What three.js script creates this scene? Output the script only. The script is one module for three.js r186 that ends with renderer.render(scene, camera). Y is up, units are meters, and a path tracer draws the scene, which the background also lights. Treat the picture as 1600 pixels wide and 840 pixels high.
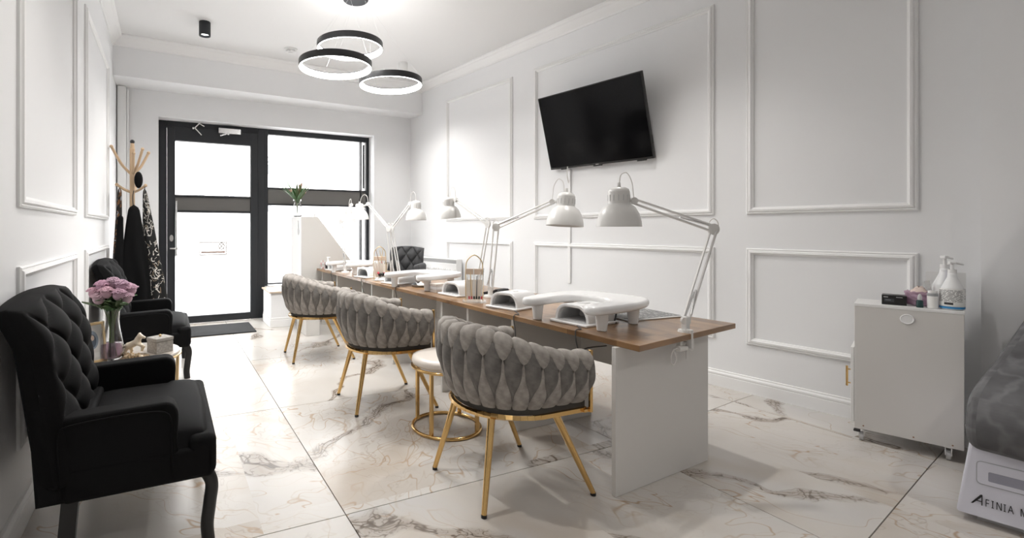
import * as THREE from 'three';
import { RoundedBoxGeometry } from 'three/addons/geometries/RoundedBoxGeometry.js';
import { mergeGeometries } from 'three/addons/utils/BufferGeometryUtils.js';
import { MarchingCubes } from 'three/addons/objects/MarchingCubes.js';
import { RectAreaLightUniformsLib } from 'three/addons/lights/RectAreaLightUniformsLib.js';
import { FontLoader } from 'three/addons/loaders/FontLoader.js';
import { TextGeometry } from 'three/addons/geometries/TextGeometry.js';

// ---------------------------------------------------------------- camera, sky, exposure
const scene = new THREE.Scene();
const camera = new THREE.PerspectiveCamera(2 * Math.atan(482 / 760) * 180 / Math.PI, 1960 / 964, 0.05, 200);
camera.position.set(0, 1.3, 0);
camera.rotation.set(0, -Math.atan2(620 - 262, 760), 0);
camera.setViewOffset(1960, 964, 360, 124, 1600, 840);      // shifted lens: level camera, horizon above the middle
const renderer = new THREE.WebGLRenderer({ antialias: true });
renderer.toneMapping = THREE.LinearToneMapping;
renderer.toneMappingExposure = 1.39;
renderer.shadowMap.enabled = true;
RectAreaLightUniformsLib.init();
scene.background = new THREE.Color(1, 1, 1);                // white overcast sky
scene.backgroundIntensity = 6.6;
const RING_GLOW = 15, SPOT_POWER = 6.5, RING_SPOT = 1.3;

// ---------------------------------------------------------------- helpers
const V = (x, y, z) => new THREE.Vector3(x, y, z);
function rng(seed) { let s = seed >>> 0; return () => { s = (s + 0x6D2B79F5) >>> 0; let t = Math.imul(s ^ (s >>> 15), 1 | s); t = (t + Math.imul(t ^ (t >>> 7), 61 | t)) ^ t; return ((t ^ (t >>> 14)) >>> 0) / 4294967296; }; }
const taken = new Map();
function numbered(n) { const k = taken.get(n) || 0; taken.set(n, k + 1); return k ? n + '_' + String(k).padStart(3, '0') : n; }
function thing(name, label, category, [x, y, z] = [0, 0, 0], turn = 0, group) {
  const o = new THREE.Group(); o.name = numbered(name); o.position.set(x, y, z); o.rotation.y = turn;
  o.userData = { label, category }; if (group) o.userData.group = group; scene.add(o); return o;
}
function copyOf(src, [x, y, z], turn, label, group) {
  const o = src.clone(); o.name = numbered(src.name.replace(/_\d{3}$/, '')); o.position.set(x, y, z); o.rotation.y = turn;
  o.userData = { ...src.userData, label }; if (group) o.userData.group = group; scene.add(o); return o;
}
function clean(g) { const n = g.index ? g.toNonIndexed() : g.clone(); for (const k of Object.keys(n.attributes)) if (!['position', 'normal', 'uv'].includes(k)) n.deleteAttribute(k);
  if (!n.attributes.normal) n.computeVertexNormals();
  if (!n.attributes.uv) n.setAttribute('uv', new THREE.BufferAttribute(new Float32Array(n.attributes.position.count * 2), 2)); return n; }
function merge(a) { return a.length === 1 ? a[0] : mergeGeometries(a.map(clean)); }
function part(name, geos, m, parent, label) { const o = new THREE.Mesh(Array.isArray(geos) ? merge(geos) : geos, m); o.name = name; if (label) o.userData.label = label; parent.add(o); return o; }
function single(name, geos, m, label, category, group) { const o = new THREE.Mesh(Array.isArray(geos) ? merge(geos) : geos, m); o.name = numbered(name); o.userData = { label, category }; if (group) o.userData.group = group; scene.add(o); return o; }
function struct(name, geos, m) { const o = geos ? new THREE.Mesh(Array.isArray(geos) ? merge(geos) : geos, m) : new THREE.Group(); o.name = name; o.userData = { kind: 'structure' }; scene.add(o); return o; }
function mv(g, x, y, z) { g.translate(x, y, z); return g; }
function box(w, h, d, x = 0, y = 0, z = 0, r = 0) { const g = r > 0 ? new RoundedBoxGeometry(w, h, d, 2, Math.min(r, w / 2.01, h / 2.01, d / 2.01)) : new THREE.BoxGeometry(w, h, d); return mv(g, x, y, z); }
function cyl(r1, r2, h, x = 0, y = 0, z = 0, n = 24) { return mv(new THREE.CylinderGeometry(r1, r2, h, n), x, y, z); }   // r1 top, y = centre
function bar(p, q, r1, r2 = r1, n = 10) { const a = V(...p), b = V(...q), d = b.clone().sub(a), g = new THREE.CylinderGeometry(r2, r1, d.length(), n); g.applyQuaternion(new THREE.Quaternion().setFromUnitVectors(V(0, 1, 0), d.clone().normalize())); const c = a.add(b).multiplyScalar(.5); return mv(g, c.x, c.y, c.z); }
function flatBar(p, q, w, t) { const a = V(...p), b = V(...q), d = b.clone().sub(a), g = new THREE.BoxGeometry(w, d.length(), t); g.applyQuaternion(new THREE.Quaternion().setFromUnitVectors(V(0, 1, 0), d.clone().normalize())); const c = a.add(b).multiplyScalar(.5); return mv(g, c.x, c.y, c.z); }
function tube(pts, r, seg = 32, n = 8, closed = false) { return new THREE.TubeGeometry(new THREE.CatmullRomCurve3(pts.map(p => V(...p)), closed, 'centripetal'), seg, r, n, closed); }
function lathe(prof, n = 36) { return new THREE.LatheGeometry(prof.map(([r, y]) => new THREE.Vector2(r, y)), n); }
function ball(r, x = 0, y = 0, z = 0, n = 12) { return mv(new THREE.SphereGeometry(r, n, Math.max(6, n * .7 | 0)), x, y, z); }
function torus(R, r, x, y, z, n = 48, m = 10) { const g = new THREE.TorusGeometry(R, r, m, n); g.rotateX(Math.PI / 2); return mv(g, x, y, z); }
function metres(g, sx = 1, sy = 1) {                            // uv in metres by the face's main direction
  const n = clean(g), p = n.attributes.position, nn = n.attributes.normal, uv = n.attributes.uv;
  for (let i = 0; i < p.count; i++) { const ax = Math.abs(nn.getX(i)), ay = Math.abs(nn.getY(i)), az = Math.abs(nn.getZ(i));
    const [u, v] = ay >= ax && ay >= az ? [p.getZ(i), p.getX(i)] : ax >= az ? [p.getZ(i), p.getY(i)] : [p.getX(i), p.getY(i)]; uv.setXY(i, u * sx, v * sy); }
  return n;
}
function prism(pts, y0, y1, bevel = 0) {                         // plan polygon [x, z] extruded upward
  const s = new THREE.Shape(pts.map(([x, z]) => new THREE.Vector2(x, -z))), b = bevel;
  const g = new THREE.ExtrudeGeometry(s, { depth: y1 - y0 - 2 * b, bevelEnabled: b > 0, bevelSize: b, bevelThickness: b, bevelOffset: -b, bevelSegments: 2, curveSegments: 16 });
  g.rotateX(-Math.PI / 2); return mv(g, 0, y0 + b, 0);
}
function extrude(shape, depth, bevel = 0, seg = 2, cs = 20) { return new THREE.ExtrudeGeometry(shape, { depth: depth - 2 * bevel, bevelEnabled: bevel > 0, bevelSize: bevel, bevelThickness: bevel, bevelOffset: -bevel, bevelSegments: seg, curveSegments: cs }); }
function grid(nu, nv, f, wrapU = false) {                        // surface f(u, v) -> [x, y, z]
  const pos = [], uv = [], idx = [];
  for (let j = 0; j <= nv; j++) for (let i = 0; i <= nu; i++) { const p = f(i / nu, j / nv); pos.push(...p); uv.push(i / nu, j / nv); }
  for (let j = 0; j < nv; j++) for (let i = 0; i < nu; i++) { const a = j * (nu + 1) + i, b = a + 1, c = a + nu + 1, d = c + 1; idx.push(a, b, d, a, d, c); }
  const g = new THREE.BufferGeometry(); g.setAttribute('position', new THREE.Float32BufferAttribute(pos, 3)); g.setAttribute('uv', new THREE.Float32BufferAttribute(uv, 2)); g.setIndex(idx); g.computeVertexNormals();
  if (wrapU) { const n = g.attributes.normal; for (let j = 0; j <= nv; j++) { const a = j * (nu + 1), b = a + nu, v = V(n.getX(a) + n.getX(b), n.getY(a) + n.getY(b), n.getZ(a) + n.getZ(b)).normalize(); n.setXYZ(a, v.x, v.y, v.z); n.setXYZ(b, v.x, v.y, v.z); } }
  return g;
}
const sstep = (a, b, x) => { const t = Math.min(1, Math.max(0, (x - a) / (b - a))); return t * t * (3 - 2 * t); };
const lerp = (a, b, t) => a + (b - a) * t;

// ---------------------------------------------------------------- noise and textures
function noise2(seed) {
  const P = new Uint8Array(512), r = rng(seed), q = [...Array(256).keys()];
  for (let i = 255; i > 0; i--) { const j = (r() * (i + 1)) | 0; [q[i], q[j]] = [q[j], q[i]]; }
  for (let i = 0; i < 512; i++) P[i] = q[i & 255];
  const G = new Float32Array(512); for (let i = 0; i < 256; i++) { const a = i / 256 * Math.PI * 2; G[2 * i] = Math.cos(a); G[2 * i + 1] = Math.sin(a); }
  return (x, y) => {
    const xi = Math.floor(x), yi = Math.floor(y), fx = x - xi, fy = y - yi, X = xi & 255, Y = yi & 255;
    const u = fx * fx * fx * (fx * (fx * 6 - 15) + 10), v = fy * fy * fy * (fy * (fy * 6 - 15) + 10);
    const a = P[X + P[Y]] * 2, b = P[X + 1 + P[Y]] * 2, c = P[X + P[Y + 1]] * 2, d = P[X + 1 + P[Y + 1]] * 2;
    const n0 = G[a] * fx + G[a + 1] * fy, n1 = G[b] * (fx - 1) + G[b + 1] * fy, n2 = G[c] * fx + G[c + 1] * (fy - 1), n3 = G[d] * (fx - 1) + G[d + 1] * (fy - 1);
    const l = n0 + u * (n1 - n0), m = n2 + u * (n3 - n2); return 1.4 * (l + v * (m - l));
  };
}
function fbmOf(n, oct) { return (x, y) => { let s = 0, a = .5; for (let i = 0; i < oct; i++) { s += a * n(x, y); x = x * 2.03 + 17.1; y = y * 2.03 + 9.7; a *= .5; } return s; }; }
function pixels(w, h, f, srgb = true) {
  const d = new Uint8Array(w * h * 4);
  for (let y = 0; y < h; y++) for (let x = 0; x < w; x++) { const c = f(x / w, y / h), i = (y * w + x) * 4; d[i] = Math.min(255, Math.max(0, c[0] * 255)); d[i + 1] = Math.min(255, Math.max(0, c[1] * 255)); d[i + 2] = Math.min(255, Math.max(0, c[2] * 255)); d[i + 3] = 255; }
  const t = new THREE.DataTexture(d, w, h); t.magFilter = THREE.LinearFilter; t.minFilter = THREE.LinearMipmapLinearFilter; t.generateMipmaps = true; t.wrapS = t.wrapT = THREE.RepeatWrapping; if (srgb) t.colorSpace = THREE.SRGBColorSpace; t.needsUpdate = true; return t;
}
function canvasTex(w, h, draw, srgb = true) { const c = document.createElement('canvas'); c.width = w; c.height = h; const x = c.getContext('2d'); draw(x, w, h); const t = new THREE.CanvasTexture(c); if (srgb) t.colorSpace = THREE.SRGBColorSpace; return t; }
function marble(seed, size, span) {                              // white stone with tan threads and dark broken veins, running on the slant
  const n = noise2(seed), f4 = fbmOf(n, 4), f3 = fbmOf(n, 3), f2 = fbmOf(n, 2), mix = (c, d, t) => { if (t <= 0) return; c[0] += (d[0] - c[0]) * t; c[1] += (d[1] - c[1]) * t; c[2] += (d[2] - c[2]) * t; };
  const line = (v, w) => 1 - sstep(0, w, Math.abs(v));
  return pixels(size, size, (u, v) => {
    const x0 = u * span, y0 = v * span, wx = f3(x0 * 1.9 + 3.1, y0 * 1.9), wy = f3(x0 * 1.9 + 40.2, y0 * 1.9 + 8.8), x = x0 + .22 * wx, y = y0 + .22 * wy;
    const a = x * .72 + y * .69, b = -x * .69 + y * .72;          // along and across the grain of the stone
    const c = [.872, .856, .836], cloud = f2(a * .8 + 5, b * 1.5 + wx);
    mix(c, [.80, .76, .715], sstep(.05, .5, cloud)); mix(c, [.905, .898, .888], sstep(0, .45, -cloud)); mix(c, [.84, .84, .845], .7 * sstep(.12, .5, f2(a * .9 + 90, b * 1.8 + 12)));
    const zone = sstep(-.16, .2, f2(a * .6 + 20, b * 1.0 + 31)), zone2 = sstep(-.05, .25, f2(a * .7 + 50, b * 1.3 + 77));
    mix(c, [.74, .64, .535],   .72 * zone * line(f3(a * 2.3 + 60, b * 4.6 + 4 + wx), .023)); mix(c, [.70, .585, .47], .75 * zone2 * line(f3(a * 1.2 + 7, b * 3.2 + .8 * wy), .016));
    mix(c, [.79, .74, .68], .5 * zone * line(f3(a * 3.6 + 90, b * 6.5 + 44 + 1.2 * wy), .03)); mix(c, [.66, .60, .55], .35 * zone2 * zone * line(f3(a * 7 + 190, b * 9 + 4), .04));
    const band = b + .20 * f3(a * 1.5 + 300, b * .4) + 31, k = Math.abs(((band / .92) % 1) - .5) * .92, on = sstep(-.10, .12, f2(a * .75 + 120, Math.floor(band / .92) * 3.7));
    const width = .02 + .11 * Math.max(0, f2(a * 2.3 + 11, band * .5 + 70) + .18);
    if (k < width * 1.6) {
      const edge = (1 - sstep(width * .5, width * 1.5, k)) * on, cell = Math.abs(f3(a * 9 + 200, b * 14)), grit = Math.abs(f3(a * 20 + 20, b * 26 + 400));
      mix(c, [.69, .645, .60], .6 * edge); mix(c, [.35, .30, .255], .78 * edge * (1 - sstep(0, .075, cell))); mix(c, [.42, .385, .36], .55 * edge * (1 - sstep(0, .06, grit)));
    }
    mix(c, [.37, .31, .255], .82 * on * sstep(-.2, .1, f2(a * 1.1 + 20, 3)) * line(k - .01 - .03 * f3(a * 5, 9), .006));
    return [c[0] * .915, c[1] * .91, c[2] * .905];
  });
}
function wood(seed, w, h, sx, sy) {                              // walnut staves along u
  const n = noise2(seed), f3 = fbmOf(n, 3), r = rng(seed), rows = 10, tone = [...Array(rows * 8)].map(() => r()), off = [...Array(rows)].map(() => r());
  return pixels(w, h, (u, v) => {
    const row = Math.min(rows - 1, (v * rows) | 0), su = u * 3 + off[row], col = Math.floor(su), t = tone[(row * 8 + (col % 8)) % tone.length], x = u * sx + t * 31, y = v * sy + t * 17;
    const g = f3(x * 2.2, y * 34 + .6 * f3(x * 3, y * 5)), blot = f3(x * 2.6 + 8, y * 7), knot = sstep(.26, .5, f3(x * 3.2 + 77, y * 8 + 3));
    let k = .52 + .3 * (t - .5) + .3 * g + .34 * blot - .42 * knot; k = Math.max(0, Math.min(1, k));
    const joint = (v * rows) % 1 < .014 || su % 1 < .004 ? .84 : 1;
    return [lerp(.32, .71, k) * joint, lerp(.222, .562, k) * joint, lerp(.14, .40, k) * joint];
  });
}
const weave = (() => { const n = noise2(5); const t = pixels(256, 256, (u, v) => { const k = .5 + .25 * (Math.sin(u * 256 * .8) * Math.sin(v * 256 * .8)) + .25 * n(u * 40, v * 40); return [k, k, k]; }, false); t.repeat.set(6, 6); return t; })();
const napNoise = (() => { const n = fbmOf(noise2(9), 4); const t = pixels(256, 256, (u, v) => { const k = .86 + .22 * n(u * 6, v * 6); return [k, k, k]; }); return t; })();
const plasterBump = (() => { const n = fbmOf(noise2(15), 4); const t = pixels(256, 256, (u, v) => { const k = .5 + .5 * n(u * 14, v * 14); return [k, k, k]; }, false); t.repeat.set(1.2, 1.2); return t; })();

const std = (c, rough = .6, metal = 0, o = {}) => new THREE.MeshStandardMaterial({ color: Array.isArray(c) ? new THREE.Color().setRGB(...c) : c, roughness: rough, metalness: metal, side: THREE.DoubleSide, ...o });
const phy = (c, rough = .6, o = {}) => new THREE.MeshPhysicalMaterial({ color: Array.isArray(c) ? new THREE.Color().setRGB(...c) : c, roughness: rough, side: THREE.DoubleSide, ...o });
const M = {
  wall: std([.825, .83, .84], .75, 0, { bumpMap: plasterBump, bumpScale: .0006 }), ceiling: std([.83, .83, .83], .8), trim: std([.86, .86, .86], .45),
  grout: std([.16, .14, .125], .9), anthracite: std([.008, .010, .014], .5), anthraciteSoft: std([.014, .016, .020], .55), steel: std([.72, .72, .72], .25, 1), chrome: std([.85, .85, .86], .12, 1),
  greyBand: std([.13, .125, .118], .45), white: std([.84, .84, .835], .35), whitePlastic: phy([.86, .86, .86], .25, { clearcoat: .4, clearcoatRoughness: .15 }), whiteLamp: phy([.75, .742, .725], .32, { clearcoat: .3, clearcoatRoughness: .2 }),
  laminate: std([.69, .672, .645], .45), laminateEdge: std([.86, .86, .85], .4), greyPlastic: std([.34, .35, .36], .45), lightGrey: std([.6, .6, .6], .45),
  gold: std([.70, .46, .19], .17, 1), paleGold: std([.80, .60, .34], .28, 1), brass: std([.74, .58, .34], .3, 1),
  blackFabric: phy([.0040, .0040, .0046], .75, { specularIntensity: .3, sheen: .08, sheenRoughness: .4, sheenColor: new THREE.Color(.04, .04, .05), bumpMap: weave, bumpScale: .0002 }),
  blackWood: std([.005, .005, .005], .45), blackPlastic: std([.012, .012, .013], .35), black: std([.006, .006, .007], .6),
  velvet: phy([.44, .405, .37], .8, { sheen: .7, sheenRoughness: .4, sheenColor: new THREE.Color(.34, .32, .30), map: napNoise }), velvetCrossShaded: phy([.22, .205, .19], .8, { sheen: .8, sheenRoughness: .4, sheenColor: new THREE.Color(.22, .205, .19), map: napNoise }), velvetDark: phy([.07, .065, .06], .85, { sheen: .5, sheenRoughness: .5, sheenColor: new THREE.Color(.12, .11, .1) }),  // crossing strips: darker velvet copy, nap and recess shade put into its colour
  greyVelvet: phy([.085, .086, .09], .8, { sheen: .8, sheenRoughness: .45, sheenColor: new THREE.Color(.2, .2, .21), map: napNoise }),
  glass: phy([1, 1, 1], .02, { transmission: 1, thickness: 0, ior: 1.5 }), frosted: phy([.97, .98, .98], .62, { transmission: 1, thickness: 0, ior: 1.4 }),
  solidGlass: phy([1, 1, 1], .01, { transmission: 1, thickness: .004, ior: 1.45 }), acrylic: phy([.96, .97, .97], .05, { transmission: .9, thickness: 0, ior: 1.4 }),
  screen: phy([.003, .003, .0035], .13, { specularIntensity: .3 }), cream: std([.80, .70, .60], .5), wallCable: std([.8, .8, .8], .5), cableGrey: std([.10, .10, .10], .5), cableWhite: std([.76, .74, .71], .5),
  mat: std([.022, .022, .024], .95, 0, { bumpMap: weave, bumpScale: .002 }), ash: std([.52, .37, .235], .55), green: std([.06, .14, .045], .6, 0), stemGreen: std([.14, .2, .07], .6), oliveLeaf: std([.09, .14, .06], .65),
  pink: std([.56, .36, .46], .75), brown: std([.30, .17, .10], .7),
};

// ---------------------------------------------------------------- the room
const CEIL = 3.56, ZW = -7.05, ZF = -7.30, XL = -.58;
const RW = { o: [3.56, -7.135], u: [.12607, .99202] };          // right wall: not parallel to the left one
const rightWall = new THREE.Matrix4().makeRotationY(-Math.atan2(RW.u[1], RW.u[0])).setPosition(RW.o[0], 0, RW.o[1]);   // local x along the wall, z into the room
const onRight = g => g.applyMatrix4(rightWall);
const sOf = z => (z - RW.o[1]) / RW.u[1], rwX = z => RW.o[0] + (z - RW.o[1]) * RW.u[0] / RW.u[1];
const leftWall = new THREE.Matrix4().makeRotationY(Math.PI / 2).setPosition(XL, 0, 0);    // local x = -z
const onLeft = g => g.applyMatrix4(leftWall);

// floor: large stone tiles, each a slab with its own piece of marble
{
  const floor = struct('floor'), A = marble(11, 1536, 3.0), B = marble(23, 1536, 3.0), mats = [A, B].map(map => phy([1, 1, 1], .27, { map, ior: 1.5 })), r = rng(77);
  const gx = [-2.2, -.735, .735, 2.49, 3.86, 5.3], gz = [[-7.55, -7.55, -7.55, -7.55, -7.55, -7.55], [-6.42, -6.40, -6.38, -6.36, -6.34, -6.32], [-5.02, -5.0, -4.98, -4.92, -4.86, -4.8], [-3.60, -3.59, -3.57, -3.52, -3.5, -3.46], [-2.16, -2.14, -2.105, -2.09, -2.24, -2.36], [-.68, -.68, -.68, -.98, -1.18, -1.38], [.78, .78, .78, .78, .78, .78], [2.5, 2.5, 2.5, 2.5, 2.5, 2.5]];
  for (let j = 0; j + 1 < gz.length; j++) for (let i = 0; i + 1 < gx.length; i++) {
    const e = .0022, c = [[gx[i] + e, gz[j][i] + e], [gx[i + 1] - e, gz[j][i + 1] + e], [gx[i + 1] - e, gz[j + 1][i + 1] - e], [gx[i] + e, gz[j + 1][i] - e]];
    const g = clean(prism(c, -.010, 0, .0012)), p = g.attributes.position, uv = g.attributes.uv, ou = r(), ov = r(), flip = r() < .5 ? -1 : 1;
    for (let k = 0; k < p.count; k++) uv.setXY(k, ou + flip * (p.getX(k) - gx[i]) / 3, ov + (p.getZ(k) - gz[j][0]) / 3);
    part('tile', g, mats[(r() * 2) | 0], floor);
  }
  part('grout', box(8, .2, 10.4, 1.5, -.1085, -2.5), M.grout, floor);
}
struct('ceiling', box(8, .2, 10.2, 1.5, CEIL + .1, -2.4), M.ceiling);
struct('wall_left', box(.2, 3.8, 10, XL - .1, 1.8, -2.45), M.wall);
struct('wall_right', onRight(box(10, 3.8, .2, 4.7, 1.8, -.1)), M.wall);
struct('wall_back', box(7, 3.8, .2, 2, 1.8, 2.4), M.wall);
struct('wall_pier', prism([[4.2, -1.09], [4.2, 2.3], [4.9, 2.3], [rwX(-1.09) + .02, -1.09]], 0, CEIL), M.wall);
{ // shopfront wall with one opening for the door and the window
  const s = new THREE.Shape(); for (const [i, [x, y]] of [[-.75, 0], [-.11, 0], [-.11, 2.767], [2.925, 2.767], [2.925, .47], [1.30, .47], [1.30, 0], [3.9, 0], [3.9, 3.7], [-.75, 3.7]].entries()) i ? s.lineTo(x, y) : s.moveTo(x, y);
  struct('wall_front', mv(extrude(s, .42), 0, 0, ZW - .42), M.wall);
  struct('beam_front', prism([[XL - .05, -6.52], [rwX(-6.73) + .05, -6.73], [rwX(-7.0) + .1, -7.1], [XL - .05, -7.1]], 3.095, CEIL + .02), M.wall);
  const sill = struct('trim_1'); sill.name = 'window_sill_box';
  part('box', box(.30, .455, .56, 1.385, .2275, -6.80), M.wall, sill); part('skirting', [box(.318, .10, .57, 1.383, .05, -6.797, .006), box(.31, .03, .565, 1.384, .115, -6.798, .008)], M.trim, sill);
  part('sill_board', box(.34, .022, .60, 1.38, .466, -6.79, .005), std([.55, .44, .34], .5), sill);
}
function moulding(x0, y0, x1, y1) {                             // mitred picture-frame moulding, outer size, in wall coordinates
  const prof = [[0, 0], [0, .012], [.008, .018], [.014, .014], [.022, .024], [.034, .026], [.040, .016], [.050, .010], [.052, 0]], pos = [], nrm = [], R = [[x0, y0, 1, 1], [x1, y0, -1, 1], [x1, y1, -1, -1], [x0, y1, 1, -1]];
  const idx = [];
  for (let e = 0; e < 4; e++) { const a = R[e], b = R[(e + 1) % 4]; for (let k = 0; k + 1 < prof.length; k++) { const q = [[a, prof[k]], [b, prof[k]], [b, prof[k + 1]], [a, prof[k + 1]]].map(([c, [d, h]]) => [c[0] + c[2] * d, c[1] + c[3] * d, h]); for (const t of [0, 1, 2, 0, 2, 3]) pos.push(...q[t]); } }
  const g = new THREE.BufferGeometry(); g.setAttribute('position', new THREE.Float32BufferAttribute(pos, 3)); g.computeVertexNormals(); return clean(g);
}
function runProfile(len, prof) { const s = new THREE.Shape(prof.map(([d, y]) => new THREE.Vector2(d, y))); const g = new THREE.ExtrudeGeometry(s, { depth: len, bevelEnabled: false }); g.rotateY(Math.PI / 2); g.scale(1, 1, -1); const i = g.index ? g.toNonIndexed() : g; const p = i.attributes.position; for (let k = 0; k < p.count; k += 3) { const a = [p.getX(k + 1), p.getY(k + 1), p.getZ(k + 1)]; p.setXYZ(k + 1, p.getX(k + 2), p.getY(k + 2), p.getZ(k + 2)); p.setXYZ(k + 2, ...a); } i.computeVertexNormals(); return i; }   // along local x, profile (d into the room, y); z negated twice
let trimNo = 0; const trim = (g) => struct('trim_' + (++trimNo), g, M.trim);
for (const [z0, z1, wide] of [[-6.12, -4.82], [-4.48, -2.55], [-2.316, -1.375]]) { trim(onRight(moulding(sOf(z0), .39, sOf(z1), 1.15))); trim(onRight(moulding(sOf(z0), 1.42, sOf(z1), 3.18))); }
for (const [z0, z1] of [[-3.95, -2.55], [-5.95, -4.40]]) { trim(onLeft(moulding(-z1, .36, -z0, 1.14))); trim(onLeft(moulding(-z1, 1.395, -z0, 3.03))); }
const skirt = [[0, 0], [.020, 0], [.020, .088], [.017, .094], [.021, .100], [.021, .112], [.012, .124], [.012, .132], [0, .136]], cornice = [[0, 0], [.012, 0], [.016, .02], [.026, .03], [.05, .055], [.075, .085], [.085, .09], [.10, .108], [.10, .125], [0, .125]].map(([d, y]) => [d, y + CEIL - .125]);
struct('baseboard_right', onRight(runProfile(8.4, skirt)), M.trim).position.set(0, 0, 0);
struct('baseboard_left', onLeft(mv(runProfile(9.3, skirt), -2.25, 0, 0)), M.trim);
trim(onRight(mv(runProfile(9.3, cornice), 0, 0, 0))); trim(onLeft(mv(runProfile(9, cornice), -2.3, 0, 0)));
{ const a = [XL, -6.52], b = [rwX(-6.73), -6.73], L = Math.hypot(b[0] - a[0], b[1] - a[1]); const g = runProfile(L, cornice); g.applyMatrix4(new THREE.Matrix4().makeRotationY(-Math.atan2(b[1] - a[1], b[0] - a[0])).setPosition(a[0], 0, a[1])); trim(g); }
{ const p = struct('trim_pipe', [box(.095, 3.09, .09, XL + .06, 1.545, -6.985, .012), box(.02, 3.05, .02, XL + .125, 1.525, -6.99, .005)], M.trim); p.name = 'trim_' + (++trimNo); }

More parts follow.
